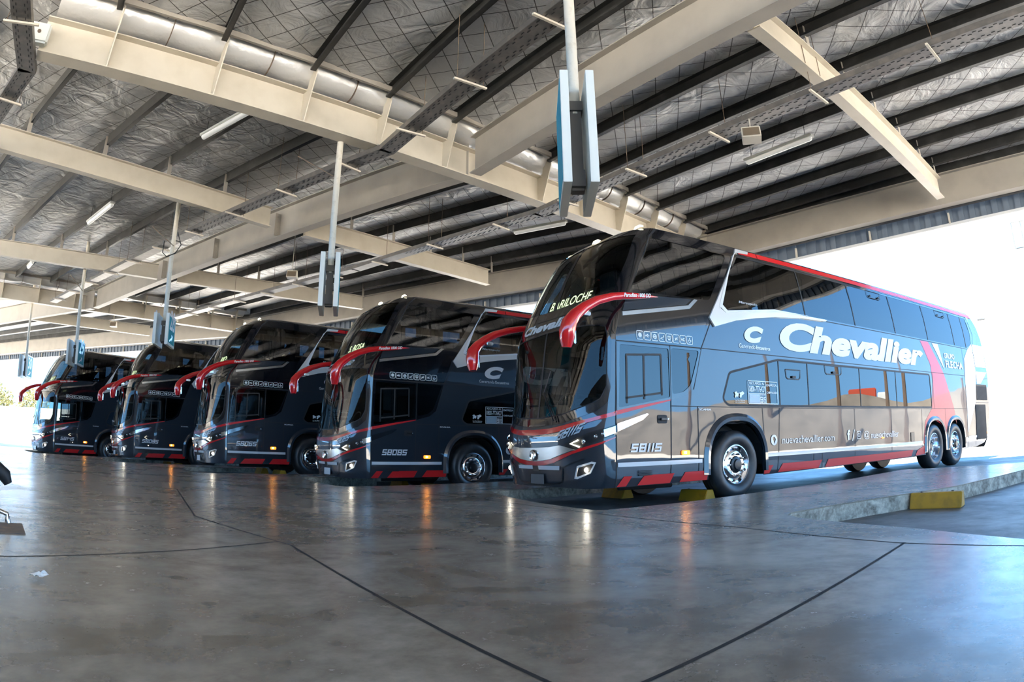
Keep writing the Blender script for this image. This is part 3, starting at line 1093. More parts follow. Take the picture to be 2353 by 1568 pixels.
    MB().box((8.28, -.006, .77), (.19, .012, .20)).obj('fuel_flap', 'hub_black', root, bevel=.01)
    # front end -------------------------------------------------------------------------------
    def mir(pts):
        return pts + [(2 - a, z) for a, z in reversed(pts) if abs(a - 1) > 1e-4]
    up = MB()
    top = mir([(.0, 1.30), (.30, 1.215), (.62, 1.13), (.78, 1.10), (1.0, 1.092)])
    bot = mir([(.0, 1.245), (.29, 1.17), (.60, 1.065), (.78, 1.028), (1.0, 1.015)])
    panel(front_map, top + bot[::-1], (), .06, .010, .01, mb=up)
    top2 = mir([(.02, .965), (.21, .89), (.35, .845), (.5, .79), (.75, .695), (.88, .665), (1.0, .66)])
    bot2 = mir([(.02, .955), (.20, .865), (.49, .755), (.73, .64), (.87, .606), (1.0, .597)])
    panel(front_map, top2 + bot2[::-1], (), .06, .012, .012, mb=up)
    pieces(up, 'red_front_band', 'red_paint', root, smooth=True)
    gl = MB()
    panel(front_map, mir([(.44, .805), (.54, .84), (.64, .872), (.78, .85), (1.0, .845)]) + mir([(.50, .80), (.78, .69), (.9, .668), (1.0, .663)])[::-1], (), .06, .013, .012, mb=gl)
    gl.obj('steel_grille_bar', 'brushed_steel', root, smooth=True)
    e = MB()
    cen = front_map(1, .74, .03)
    n = 28
    vs = []
    for rx, rz, dx in ((.072, .082, 0), (.066, .076, -.02), (.055, .064, -.012)):
        for i in range(n):
            a = 2 * PI * i / n
            vs.append((cen.x + dx, cen.y + rx * math.cos(a), cen.z + rz * math.sin(a)))
    fs = [(j * n + i, j * n + (i + 1) % n, (j + 1) * n + (i + 1) % n, (j + 1) * n + i) for j in range(2) for i in range(n)] + [tuple(range(2 * n, 3 * n))]
    eo = e.add(vs, fs).obj('front_badge', 'chrome', root, smooth=True)
    MB().add([(cen.x - .016, cen.y + a, cen.z + b_) for a, b_ in ((-.02, -.02), (.022, -.025), (.018, .028), (-.03, .02))], [(0, 1, 2, 3)]).obj('badge_red', 'red_paint', eo)
    for sgn in (0, 1):
        f = (lambda a: a) if not sgn else (lambda a: 2 - a)
        hl = [(f(a), z) for a, z in ((.60, .875), (.45, .955), (.28, 1.035), (.01, 1.12), (.01, 1.0), (.20, .925), (.37, .842), (.46, .805), (.54, .83))]
        hb = MB()
        panel(front_map, hl, (), .06, .006, mb=hb)
        h = hb.obj('headlamp', 'seam', root, smooth=True)
        dr = MB()
        line_strip(front_map, [(f(.41), .935), (f(.50), .89), (f(.40), .845)], .016, .022, dr)
        dr.obj('running_light', 'lamp_on', h)
        ln = MB()
        for a_, z_, r_ in ((.36, .915, .045), (.23, .975, .034), (.16, 1.005, .03)):
            c = front_map(f(a_), z_, .012)
            for st_ in range(5):
                pass
            m2 = 12
            vv = []
            for j in range(4):
                t = j / 3
                rr = r_ * math.cos(t * PI / 2 * .97)
                q = front_map(f(a_), z_, .012 + r_ * .6 * math.sin(t * PI / 2))
                for i in range(m2):
                    an = 2 * PI * i / m2
                    vv.append((q.x, q.y + rr * math.cos(an), q.z + rr * math.sin(an)) if a_ > .3 else (q.x + rr * math.cos(an) * .8, q.y - rr * math.cos(an) * .3 * (1 if not sgn else -1), q.z + rr * math.sin(an)))
            ln.add(vv, [(j * m2 + i, j * m2 + (i + 1) % m2, (j + 1) * m2 + (i + 1) % m2, (j + 1) * m2 + i) for j in range(3) for i in range(m2)])
        pieces(ln, 'lens', 'lamp_reflector', h, smooth=True)
        ref = MB()
        panel(front_map, [(f(a), z) for a, z in ((.15, 1.06), (.02, 1.105), (.02, 1.015), (.14, .965))], (), .06, .012, mb=ref)
        ref.obj('chrome_trim', 'chrome', h, smooth=True)
        cv = MB()
        panel(front_map, hl, (), .06, .035, mb=cv)
        cv.obj('lamp_cover', 'lamp_glass', h, smooth=True)
        fg_o = [(f(a), z) for a, z in ((.445, .60), (.28, .655), (.235, .645), (.30, .505), (.455, .432), (.495, .435))]
        fg_i = [(f(a), z) for a, z in ((.435, .577), (.285, .628), (.26, .622), (.312, .522), (.448, .462), (.47, .465))]
        fb_ = MB()
        panel(front_map, fg_o, [fg_i], .05, .016, .014, mb=fb_)
        fo_ = fb_.obj('fog_lamp_bezel', 'silver_paint', root, smooth=True)
        panel(front_map, fg_i, (), .05, .005).obj('recess', 'seam', fo_, smooth=True)
        c = front_map(f(.345), .548, .012)
        MB().lathe([(.032, .0), (.026, -.012), (.001, -.016)], 14, c).obj('fog_bulb', 'fog_on', fo_, smooth=True)
    # chrome blade running from the headlamp along the door
    cb = MB()
    panel(side_map, [(.01, 1.03), (.44, 1.185), (.545, 1.262), (.515, 1.272), (.01, 1.135)], (), .12, .018, .016, mb=cb)
    cb.obj('chrome_door_blade', 'chrome', root, smooth=True)
    ff = MB()
    seg_number(front_map, number, .69, 0, .33, 1, .012)
    # number on the nose rises towards the corner with the headlamp line
    ff.v = []
    h_ = MB()
    def tilt(a, z, off):
        return front_map(a, .925 + z * .115 + (.69 - a) * .36, off)
    seg_number(tilt, number, .69, 0, .345, 1.0, .012, .06, h_)
    h_.obj('nose_number', 'grey_film', root)
    wsb = MB()
    for p in ([(1.28, .605), (1.04, .60), (1.04, .55), (1.28, .555)], [(.96, .598), (.66, .60), (.67, .545), (.96, .545)]):
        panel(front_map, p, (), .1, .012, mb=wsb)
    pieces(wsb, 'white_nose_strip', 'reflective_white', root)
    pc = front_map(1, .41, .03)
    MB().box((pc.x, BW / 2 - .02, .41), (.015, .33, .135)).obj('number_plate', 'interior_grey' if number == '58115' else 'reflective_white', root, bevel=.004)
    bl_ = MB()
    for sgn in (0, 1):
        f = (lambda a: a) if not sgn else (lambda a: 2 - a)
        line_strip(front_map, [(f(1.0), .345), (f(.72), .36), (f(.66), .40), (f(.63), .57), (f(.51), .635), (f(.36), .69)], .018, .012, bl_)
    line_strip(front_map, [(1, .60), (1, .52)], .08, .011, bl_)
    pieces(bl_, 'bumper_crease', 'hub_black', root)
    fm = MB()
    text_on(front_map, 'Marcopolo', (1.10, 1.135, .86, 1.165), .007, .01, .2, fm)
    fm.obj('nose_lettering', 'brushed_steel', root)
    ct = MB()
    def bow(a, z, off):
        return front_map(a, 2.535 + z * .14 + (.025 if abs(a - 1) > .3 else 0) * 0, off)
    text_on(bow, 'Chevallier', (1.46, 0, .54, 1), .007, .045, .28, ct)
    ct.obj('brow_lettering', 'reflective_white', root)
    # lit destination board behind the upper screen
    def board(a, z, off):
        return front_map(a, z, off)
    lb = MB()
    panel(front_map, [(1.18, 2.86), (.50, 2.88), (.49, 3.07), (1.18, 3.03)], (), .1, -.05, mb=lb)
    lo = lb.obj('destination_board', 'hub_black', root)
    text_on(board, dest, (dest_x[0], 2.885, dest_x[1], 3.02), -.045, .0, .15).obj('board_letters', 'led_text', lo)
    lm = MB()
    for a_ in (.33, 1.0, 1.67):
        q = front_map(a_, ZT, 0)
        lm.tube([(q.x + .05, q.y - .10, ZT + .03), (q.x + .04, q.y - .05, ZT + .05), (q.x + .04, q.y + .05, ZT + .05), (q.x + .05, q.y + .10, ZT + .03)], [.010, .018, .018, .010], 8)
    pieces(lm, 'roof_marker_lamp', 'roof_lamp', root, smooth=True)
    MB().tube([(2.1, 1.25, ZT + .1), (1.75, 1.25, ZT + .27)], .006, 6).obj('aerial', 'black_rubber', root)
    wpz = MB()
    for base, tip, tip2 in (((.70, 1.19), (.92, 1.60), (.985, 1.66)), ((1.37, 1.19), (1.26, 1.62), (1.12, 1.66))):
        for d in (0, .035):
            wpz.tube([front_map(base[0] + d, base[1], .03), front_map(base[0] + (tip[0] - base[0]) * .5 + d * .6, (base[1] + tip[1]) / 2, .05), front_map(tip[0], tip[1], .04)], .009, 6)
        wpz.tube([front_map(tip[0] + .05 * (1 if tip[0] > 1 else -1), tip[1] + .3, .02), front_map(tip[0], tip[1], .035), front_map(base[0] + (tip[0] - base[0]) * .35, base[1] + .12, .02)], .008, 6)
    pieces(wpz, 'wiper', 'hub_black', root, smooth=True)
    dis = MB()
    panel(front_map, [(.90, 1.24), (.76, 1.27), (.76, 1.40), (.90, 1.38)], (), .1, -.012, mb=dis)
    do = dis.obj('wheelchair_sticker', 'teal_film', root)
    wc = MB()
    ccn = [(.835 + .038 * math.cos(2 * PI * i / 14), 1.30 + .028 * math.sin(2 * PI * i / 14)) for i in range(15)]
    line_strip(front_map, ccn, .008, -.008, wc)
    line_strip(front_map, [(.85, 1.38), (.85, 1.33), (.82, 1.33), (.80, 1.295)], .008, -.008, wc)
    wc.obj('symbol', 'white_film', do)
    # mirrors ---------------------------------------------------------------------------------------
    for sgn in (0, 1):
        cpts = [(.80, .0, 2.885), (.55, -.045, 2.855), (.31, -.08, 2.825), (.10, -.10, 2.80), (-.12, -.12, 2.755), (-.36, -.12, 2.675), (-.55, -.12, 2.57), (-.69, -.11, 2.46), (-.765, -.10, 2.36), (-.785, -.08, 2.25), (-.785, -.07, 2.15), (-.785, -.06, 2.055)]
        rad = [.004, .036, .052, .060, .066, .074, .082, .095, .112, .118, .105, .070]
        pts = []
        for (x, y, z) in cpts:
            pts.append((x, (BW - y) if sgn else y, z))
        mo = MB().tube(pts, [(r * 1.0, r * .85) for r in rad], 16).obj('mirror_arm', 'red_paint', root, smooth=True)
        yy = (BW + .02) if sgn else -.02
        mg = MB()
        for (x, z, w_, h_2) in ((-.69, 2.20, .03, .20), (-.50, 2.50, .12, .05)):
            mg.box((x, yy + (.05 if sgn else -.05), z), (w_, .10, h_2), 0)
        pieces(mg, 'mirror_glass', 'lamp_reflector', mo, bevel=.01)
        if not sgn:
            t = MB()
            def on_arm(x, z, off):
                return Vector((x, -.155, z + 2.80 + (x - .1) * .13))
            text_on(on_arm, 'Paradiso 1800 DD', (.06, -.03, .60, .025), 0, .02, .2, t)
            # follow the arm surface
            t.v = [(x, itp(x, [(.06, -.171), (.31, -.140), (.60, -.086)]), z) for x, y, z in t.v]
            t.obj('arm_lettering', 'white_film', mo)
    # running gear --------------------------------------------------------------------------------------
    wheel(root, 2.33, .02, .52, .52, 0, -1)
    wheel(root, 9.56, .02, .52, .52, 0, -1, plain=True)
    wheel(root, 10.87, .02, .52, .52, 0, -1)
    wheel(root, 2.33, BW - .02, .52, .52, 0, 1)
    wheel(root, 9.56, BW - .02, .52, .52, 0, 1, plain=True)
    wheel(root, 10.87, BW - .02, .52, .52, 0, 1)
    ub = MB()
    ub.box((.85, BW / 2, .47), (1.1, BW - .35, .28))
    ub.box((6.0, BW / 2, .47), (5.6, BW - .3, .28)).box((12.3, BW / 2, .55), (1.5, BW - .3, .3)).box((6.5, BW / 2, .62), (11, 1.2, .3))
    ub.tube([(.5, .6, .27), (1.4, .5, .27)], .04, 8).tube([(1.8, .25, .40), (1.8, 2.2, .40)], .07, 8).tube([(2.33, .25, .52), (2.33, 2.2, .52)], .08, 8).tube([(9.56, .25, .52), (9.56, 2.2, .52)], .10, 8).tube([(10.87, .25, .52), (10.87, 2.2, .52)], .08, 8)
    for cx, r in ((2.33, .66), (9.56, .60), (10.87, .60)):
        for side_y in (.02, BW - .42):
            vs = []
            for i in range(13):
                a = PI * i / 12
                vs += [(cx + r * math.cos(a), side_y, .5 + r * math.sin(a)), (cx + r * math.cos(a), side_y + .4, .5 + r * math.sin(a))]
            ub.add(vs, [(2 * i, 2 * i + 1, 2 * i + 3, 2 * i + 2) for i in range(12)])
            ub.box((cx, .42 if side_y < 1 else BW - .42, .75), (2 * r, .02, .8))
    ub.obj('chassis', 'underbody', root)
    # cabin inside the glass ------------------------------------------------------------------------------
    it = MB()
    it.box((6.9, BW / 2, 1.16), (12.6, BW - .15, .05)).box((6.9, BW / 2, 2.62), (12.3, BW - .2, .5)).box((6.9, BW / 2, 3.93), (11.6, BW - .6, .04)).box((1.75, BW / 2 + .1, 1.75), (.04, BW - .5, 1.2)).box((12.6, BW / 2, 2.4), (.05, BW - .3, 2.9))
    it.obj('cabin_lining', 'interior_dark', root)
    db = MB()
    db.box((.05, BW / 2, 1.24), (.5, BW - .7, .16)).box((.1, 1.75, 1.38), (.32, .7, .18))
    db.obj('dashboard', 'interior_grey', root, bevel=.03)
    sw = MB()
    sw.tube([(.42 + .08 * math.sin(2 * PI * i / 20), 1.8 + .22 * math.cos(2 * PI * i / 20), 1.50 + .18 * math.sin(2 * PI * i / 20)) for i in range(21)], .014, 6)
    sw.obj('steering_wheel', 'hub_black', root, smooth=True)
    seat = MB()
    seat.box((.25, 0, .40), (.5, .48, .14)).box((.50, 0, .78), (.14, .48, .74)).box((.50, 0, 1.20), (.12, .30, .20)).box((.25, .27, .55), (.4, .06, .06)).box((.25, -.27, .55), (.4, .06, .06))
    sme = seat.mesh('passenger_seat', 'seat_fabric', True, .05)
    for q, (x, y, z) in enumerate([(1.0, .55, 2.66), (1.0, 1.95, 2.66), (2.0, .55, 2.66), (2.0, 1.95, 2.66), (3.1, .55, 2.66), (3.1, 1.95, 2.66), (4.3, .55, 2.66), (5.6, .55, 2.66), (.75, 1.8, 1.15)]):
        so_ = bpy.data.objects.new('passenger_seat', sme)
        COL.objects.link(so_)
        so_.parent = root
        so_.location = (x, y, z)
    for x0 in (1.15, 4.30, 11.3, 12.2):
        cu = MB()
        vs = []
        for i in range(25):
            u = i / 24
            for z, wd in ((3.72, 1.0), (3.3, .85), (3.0, .6), (2.95, .62)):
                xx = x0 + (u - .5) * .34 * wd
                vs.append((xx + (3.3 - z) * -.06, itp(z, YI) + .07 + .018 * math.sin(u * 30), z))
        cu.add(vs, [(4 * i + j, 4 * i + j + 1, 4 * i + j + 5, 4 * i + j + 4) for i in range(24) for j in range(3)])
        cu.obj('window_curtain', 'curtain_cloth', root, smooth=True)
    return root


BUS = [
    ('58115', 'BARILOCHE', (1.14, .54), 1.321, 8.36, 60.84, 0.0, 'graphite double-decker coach with fleet number 58115 on its door, blue sky mirrored along its side'),
    ('58085', 'S. ROSA', (.98, .54), -2.687, 12.359, 54.03, -.051, 'graphite double-decker coach with fleet number 58085 on its door'),
    ('58065', 'RIO', (.80, .54), -6.892, 14.989, 49.55, .053, 'graphite double-decker coach with fleet number 58065 on its door'),
    ('58095', 'RIO', (.80, .54), -11.401, 17.778, 45.55, -.005, 'graphite double-decker coach with fleet number 58095 on its door'),
    ('58145', 'AEZ', (.85, .54), -15.937, 19.254, 34.21, -.101, 'graphite double-decker coach with fleet number 58145 on its door'),
]
first = None
for n_, d_, dx_, bx_, by_, az_, dz_, lab_ in BUS:
    if first is None:
        first = make_bus(n_, d_, dx_)
        r_ = first
    else:
        r_ = copy_tree(first)
        for ch in list(r_.children):
            base = ch.name.split('.')[0]
            if base == 'fleet_number':
                ch.data = seg_number(side_map, n_, .225, .762, .785, .875, .0095).mesh('fleet_number', 'white_film')
            elif base == 'nose_number':
                def tilt2(a, z, off):
                    return front_map(a, .925 + z * .115 + (.69 - a) * .36, off)
                ch.data = seg_number(tilt2, n_, .69, 0, .345, 1.0, .012, .06).mesh('nose_number', 'grey_film')
            elif base == 'number_plate':
                me = ch.data.copy()
                me.materials.clear()
                me.materials.append(M('reflective_white'))
                ch.data = me
            elif base == 'destination_board':
                for g in ch.children:
                    g.data = text_on(front_map, d_, (dx_[0], 2.885, dx_[1], 3.02), -.045, .0, .15).mesh('board_letters', 'led_text')
    r_.location = (bx_, by_, dz_)
    r_.rotation_euler = (0, 0, math.radians(90 - az_))
    meta(r_, lab_, 'bus', 'double-decker coaches parked side by side in the bays')


def L2W(b, x, y):
    _, _, _, bx, by, az, dz, _ = BUS[b]
    a = math.radians(az)
    return (bx + x * math.sin(a) - y * math.cos(a), by + x * math.cos(a) + y * math.sin(a))


# plan of the fan-shaped roof: ring lines and main girders
K = Vector((-.75, 11.75, 0))
RN = Vector((3.45, 6.02, 0))
dR = (RN - K).normalized()
R_END = K + dR * 14
K2 = Vector((-16.9, 22.5, 0))
T_END = Vector((-45, 31.47, 0))
G1a, G1b = Vector((-6.72, 6.25, 0)), Vector((5.3, 17.75, 0))
dG = (G1b - G1a).normalized()
PUR = [-6.95, -5.2, -3.6, -2.1, -.62, 1.95, 3.33, 4.67, 6.0, 7.33, 8.5]
nR = Vector((dR.y * -1, dR.x, 0))
if nR.dot(dG) < 0:
    nR = -nR
dL = (K2 - K).normalized()
nL = Vector((-dL.y, dL.x, 0))
if nL.dot(dG) < 0:
    nL = -nL


def cross(p, d, q, e):
    det = d.x * -e.y + e.x * d.y
    t = ((q.x - p.x) * -e.y + e.x * (q.y - p.y)) / det
    return p + d * t


# ------------------------------------------------------------------ floor, bays, ground
ZP = .17


def go(p, az, d):
    v = azdir(az)
    return (p[0] + v.x * d, p[1] + v.y * d)


chain = [(4.2, -3.6), (3.05, 1.2), (2.80, 2.89), (2.69, 3.89), (2.46, 4.81), (2.38, 5.18), (2.39, 5.45), (2.50, 5.62), (3.0, 5.91), (3.7, 6.17), (4.41, 6.36), (5.16, 6.53), (7.24, 7.50)]
chain += [(9.2, 8.5), (7.30, 11.0), (5.29, 9.62), (4.09, 8.92), (3.01, 8.20), (1.86, 7.38), (.98, 6.88), (.85, 6.89), (.71, 7.12), (.32, 7.99), (.01, 8.85), (-.18, 9.58), (-.36, 10.43)]
left_az = {1: 45.5, 2: 41, 3: 38, 4: 33, 5: 28}
chain += [go((-.36, 10.43), 46, 9)]
for b_, naz, laz in ((1, 43, 41), (2, 39, 37), (3, 35, 32), (4, 30, 27)):
    near, left = L2W(b_, -.92, -1.02), L2W(b_, -.51, 2.5)
    chain += [go(near, naz, 9.5), near, L2W(b_, -1.0, -.75), L2W(b_, -.95, .4), L2W(b_, -.75, 1.8), left, go(left, laz, 9)]
chain += [(-19.5, 24.6), (-23, 19.5), (-34, 14), (-30, -8), (-6, -14), (14, -12)]
MB().prism(chain, -.2, ZP).obj('floor', 'polished_concrete')
struct(bpy.data.objects['floor'], 'polished grey concrete station platform with fingers between the bays')
# low front of the station building that closes the platform behind the camera
w0, w1, w2 = K + nR * -12.6 + dR * 17, cross(K + nR * -12.6, dR, K + nL * -12.6, dL), K + nL * -12.6 + dL * 24
for a, b in ((w0, w1), (w1, w2)):
    mb = MB().bar(a + Vector((0, 0, 2.2)), b + Vector((0, 0, 2.2)), .25, 4.4)
    struct(mb.obj('wall_building', 'building_wall'), 'dim station building wall behind the camera')
# kerb faces in rougher concrete
kb = MB()
edge = chain[:-5]
for a, b in zip(edge[1:], edge[2:]):
    v = Vector((b[0] - a[0], b[1] - a[1], 0))
    if v.length < .02:
        continue
    nrm = Vector((v.y, -v.x, 0)).normalized() * .006
    kb.add([(a[0] + nrm.x, a[1] + nrm.y, -.2), (b[0] + nrm.x, b[1] + nrm.y, -.2), (b[0] + nrm.x, b[1] + nrm.y, ZP - .012), (a[0] + nrm.x, a[1] + nrm.y, ZP - .012)], [(0, 1, 2, 3)])
struct(kb.obj('trim_kerb', 'kerb_concrete'), 'rough cast kerb face along the platform edge')
jt = MB()
for pts in ([(-4.6, 8.3), (-2.75, 5.30), (-1.42, 4.08), (.10, 1.70), (1.6, -.6)], [(2.28, 3.40), (.29, 1.63), (-1.6, -.2)], [(-4.0, 1.2), (-2.50, 2.62), (-1.9, 3.55), (-1.55, 4.2)], [(.84, 6.45), (1.72, 4.87), (2.25, 3.42), (2.63, 2.74), (3.1, 1.3)], [(.84, 6.45), (-.35, 8.6), (-2.6, 11.0), (-3.3, 9.9)]):
    for a, b in zip(pts, pts[1:]):
        v = Vector((b[0] - a[0], b[1] - a[1]))
        n_ = Vector((-v.y, v.x)).normalized() * .009
        jt.add([(a[0] + n_.x, a[1] + n_.y, ZP + .0012), (b[0] + n_.x, b[1] + n_.y, ZP + .0012), (b[0] - n_.x, b[1] - n_.y, ZP + .0012), (a[0] - n_.x, a[1] - n_.y, ZP + .0012)], [(0, 1, 2, 3)])
struct(jt.obj('floor_joint', 'joint_dark'), 'dark expansion joints in the platform floor')
for b_ in range(5):
    q = [L2W(b_, x, y) for x, y in ((-1.6, -1.8), (26, -2.4), (26, 5.0), (-1.6, 3.6))]
    o = MB().prism(q, -.6, BUS[b_][6] - .0005 * b_).obj('bay_pavement', 'bay_paving')
    struct(o)
q = [(2.0, 5.9), (1.6, 5.2), (2.2, 2.0), (2.9, -3.5), (18, 6), (22, 16), (20, 24), (11, 12.5)]
struct(MB().prism(q, -.6, -.002).obj('bay_pavement', 'bay_paving'))
# wide sunlit yard
g = MB()
g.add([(-300, -300, -.115), (300, -300, -.115), (300, 400, -.115), (-300, 400, -.115)], [(0, 1, 2, 3)])
struct(g.obj('ground', 'outdoor_ground'), 'bright sunlit yard around the station')

# ------------------------------------------------------------------ wheel stops
def wheel_stop(x, y, az, label, w=.56):
    m = MB()
    h, d0, d1 = .17, .26, .13
    vs = []
    for sx in (-w / 2, w / 2):
        vs += [(sx, -d0 / 2, 0), (sx, d0 / 2, 0), (sx, d1 / 2, h), (sx, -d1 / 2, h)]
    m.add(vs, [(0, 1, 2, 3), (7, 6, 5, 4), (0, 4, 5, 1), (1, 5, 6, 2), (2, 6, 7, 3), (3, 7, 4, 0)])
    o = m.obj('wheel_stop', 'yellow_paint', bevel=.008)
    b = MB()
    for sx in (-w * .3, w * .3):
        b.lathe([(.001, .012), (.016, .01), (.016, 0)], 8)
        for i in range(len(b.v) - 24, len(b.v)):
            X, Y, Z = b.v[i]
            b.v[i] = (X + sx, Z, Y + h)
    b.obj('bolt_heads', 'rusty_steel', o)
    o.location = (x, y, 0)
    o.rotation_euler = (0, 0, math.radians(90 - az))
    meta(o, label, 'wheel stop', 'yellow wheel stops in the bays')
    return o


wheel_stop(4.55, 6.12, -42, 'yellow concrete wheel stop standing alone in the empty bay', .60)
p = L2W(0, 1.86, .42); wheel_stop(p[0], p[1], 60.8 - 90, 'yellow wheel stop under the front wheel side of coach 58115')
p = L2W(0, 1.62, 2.05); wheel_stop(p[0], p[1], 60.8 - 90, 'yellow wheel stop under the far side of coach 58115')
for b_ in (1, 2, 3):
    for yy_, tx_ in ((.55, 'near side'), (2.0, 'far side')):
        p = L2W(b_, 1.60, yy_)
        o = wheel_stop(p[0], p[1], BUS[b_][5] - 90, 'yellow wheel stop in front of the front wheel on the %s of coach %s' % (tx_, BUS[b_][0]))
        o.location.z = BUS[b_][6]

# ------------------------------------------------------------------ steel roof
ZB = 6.0


def ibeam(name, a, b, zb, depth, fw, m='cream_steel', tf=.02, tw=.014, extra=None, label=None):
    mb = MB()
    a3, b3 = Vector((a[0], a[1], 0)), Vector((b[0], b[1], 0))
    for z, h, w in ((zb + tf / 2, tf, fw), (zb + depth - tf / 2, tf, fw), (zb + depth / 2, depth - 2 * tf, tw)):
        off = Vector((0, 0, z))
        mb.bar(a3 + off, b3 + off, w, h)
    if extra:
        extra(mb)
    o = mb.obj(name, m)
    struct(o, label)
    return o


# radial girder G1 with stiffeners and purlin brackets
sG = Vector((dG.y, -dG.x, 0))      # right-hand side of the girder


def girder_details(A, d, s, ts):
    def f(mb):
        for t in ts:
            p = A + d * t
            for sg in (-1, 1):
                q = [p + s * sg * .007 + Vector((0, 0, ZB + .02)), p + s * sg * .15 + Vector((0, 0, ZB + .02)), p + s * sg * .42 + Vector((0, 0, ZB + .80)), p + s * sg * .42 + Vector((0, 0, ZB + .98)), p + s * sg * .20 + Vector((0, 0, ZB + .98)), p + s * sg * .16 + Vector((0, 0, ZB + .66)), p + s * sg * .007 + Vector((0, 0, ZB + .62))]
                n = len(q)
                e = d * .009
                mb.add([v - e for v in q] + [v + e for v in q], [tuple(range(n)), tuple(range(2 * n - 1, n - 1, -1))] + [(i, (i + 1) % n, n + (i + 1) % n, n + i) for i in range(n)])
    return f


t0 = (K - G1a).dot(dG)
ts = [t0 + v / max(.2, nR.dot(dG)) for v in PUR if v < 8.6]
ibeam('radial_girder', G1a, G1b, ZB, .62, .30, extra=girder_details(G1a, dG, sG, [t for t in ts if t > .2]), label='cream main girder with tapered stiffener plates, crossing above coach 58115')
# G2
G2a, G2b = Vector((-20.6, 19.6, 0)), Vector((-12.4, 28.2, 0))
dG2 = (G2b - G2a).normalized()
ibeam('radial_girder', G2a, G2b, ZB, .62, .30, extra=girder_details(G2a, dG2, Vector((dG2.y, -dG2.x, 0)), [.6, 2.2, 3.8, 5.4, 7.0, 8.6, 10.2, 11.4]), label='cream main girder with stiffener plates above coach 58145')


def plates(pts, d, w=.10):
    """bolted end plates on a beam web"""
    def f(mb):
        for p, side in pts:
            s = Vector((d.y, -d.x, 0)) * side
            c = p + s * .09
            mb.bar(c + Vector((0, 0, ZB + .06)), c + Vector((0, 0, ZB + .66)), .17, .012, up=d)
            for k in range(4):
                z = ZB + .15 + k * .14
                mb.bar(c + d * -.02 + Vector((0, 0, z)), c + d * .02 + Vector((0, 0, z)), .028, .028)
    return f


ibeam('ring_beam', K + dR * .10, R_END, ZB + .012, .80, .26, 'cream_dull', label='deep beige ring beam running over the platform towards the camera')
ibeam('ring_beam', K + dL * .10, K2 - dL * .1, ZB + .012, .80, .26, 'cream_dull', label='deep beige ring beam running from the main girder to the far girder', extra=plates([(Vector((-5.78, 14.25 + .95, 0)) * 0 + K + dL * 6.15, -1), (K + dL * 9.2, -1), (K + dL * 12.6, -1)], dL))
ibeam('ring_beam', K2 + Vector((-.12, .02, 0)), T_END, ZB + .012, .80, .26, 'cream_dull', label='deep beige ring beam beyond the far girder')
# secondary radials
for a, b, lab in (((3.16, 6.74), (9.75, 11.85), 'cream secondary beam crossing above the rear half of coach 58115'),
                  ((-10.4, 7.9), (-5.85, 14.35), 'cream secondary beam at upper left between ring beam and platform'),
                  ((-5.2, 15.1), (-.75, 20.3), 'cream secondary beam above coach 58085'),
                  ((-17.2, 13.4), (-11.5, 18.6), 'cream secondary beam above coach 58095 on the platform side'),
                  ((-11.0, 19.1), (-5.6, 23.7), 'cream secondary beam above coach 58065'),
                  ((-22.4, 24.4), (-18.0, 28.9), 'cream secondary beam above coach 58145, farthest from the camera')):
    ibeam('secondary_beam', a, b, ZB + .03, .50, .20, label=lab)
# outer beams and fascia
OB = [Vector((19.0, -10.0, 0)), Vector((13.6, 8.0, 0)), Vector((5.3, 17.9, 0)), Vector((-12.4, 28.9, 0)), Vector((-52, 40.14, 0))]
for i in range(4):
    a, b = OB[i], OB[i + 1]
    ibeam('outer_beam', a, b, ZB, .78, .28, 'cream_dull', label='deep beige edge beam at the outer rim of the roof, %s' % ('near end beyond the view', 'right part', 'middle part', 'left part')[i])
    d = (b - a).normalized()
    struct(MB().bar(a + Vector((0, 0, 6.97)), b + Vector((0, 0, 6.97)), .03, .38).obj('trim_closure', 'galvanised'))
    n = Vector((-d.y, d.x, 0))
    if n.dot(Vector((.6, .8, 0))) < 0:
        n = -n
    A, B = a + n * .62, b + n * .62
    L_ = (B - A).length
    mb = MB()
    k = int(L_ / .30)
    for j in range(k):
        p, q_ = A + d * (L_ * j / k), A + d * (L_ * (j + 1) / k)
        m1, m2 = p.lerp(q_, .5), q_
        for u, v, o_ in ((p, m1, 0), (m1, m2, .05)):
            mb.add([u + n * o_ + Vector((0, 0, 5.74)), v + n * o_ + Vector((0, 0, 5.74)), v + n * o_ + Vector((0, 0, 6.35)), u + n * o_ + Vector((0, 0, 6.35))], [(0, 1, 2, 3)])
        mb.add([m1 + Vector((0, 0, 5.74)), m1 + n * .05 + Vector((0, 0, 5.74)), m1 + n * .05 + Vector((0, 0, 6.35)), m1 + Vector((0, 0, 6.35)),
                q_ + n * .05 + Vector((0, 0, 5.74)), q_ + Vector((0, 0, 5.74)), q_ + Vector((0, 0, 6.35)), q_ + n * .05 + Vector((0, 0, 6.35))], [(0, 1, 2, 3), (4, 5, 6, 7)])
    struct(mb.obj('fascia_cladding', 'fascia_blue'), 'ribbed dark fascia hanging below the outer roof edge')
    fb = MB().bar(A + n * .04 + Vector((0, 0, 5.70)), B + n * .04 + Vector((0, 0, 5.70)), .20, .07)
    struct(fb.obj('trim_flashing', 'white_flashing'), 'pale flashing along the bottom of the fascia')
    gt = MB().tube([a + n * .2 + Vector((0, 0, 6.03)), b + n * .2 + Vector((0, 0, 6.03))], .07, 8)
    struct(gt.obj('trim_gutter_pipe', 'galvanised'))
    cl = MB()
    for j in range(int(L_ / 2.2)):
        p = A + d * (1.1 + j * 2.2) - n * .03
        cl.bar(p + Vector((0, 0, 5.72)), p + Vector((0, 0, 6.0)), .07, .04, up=d)
    struct(cl.obj('fascia_bracket', 'cream_steel'))

# purlins, cleats, roof sheet ----------------------------------------------------------
EDGE = .42


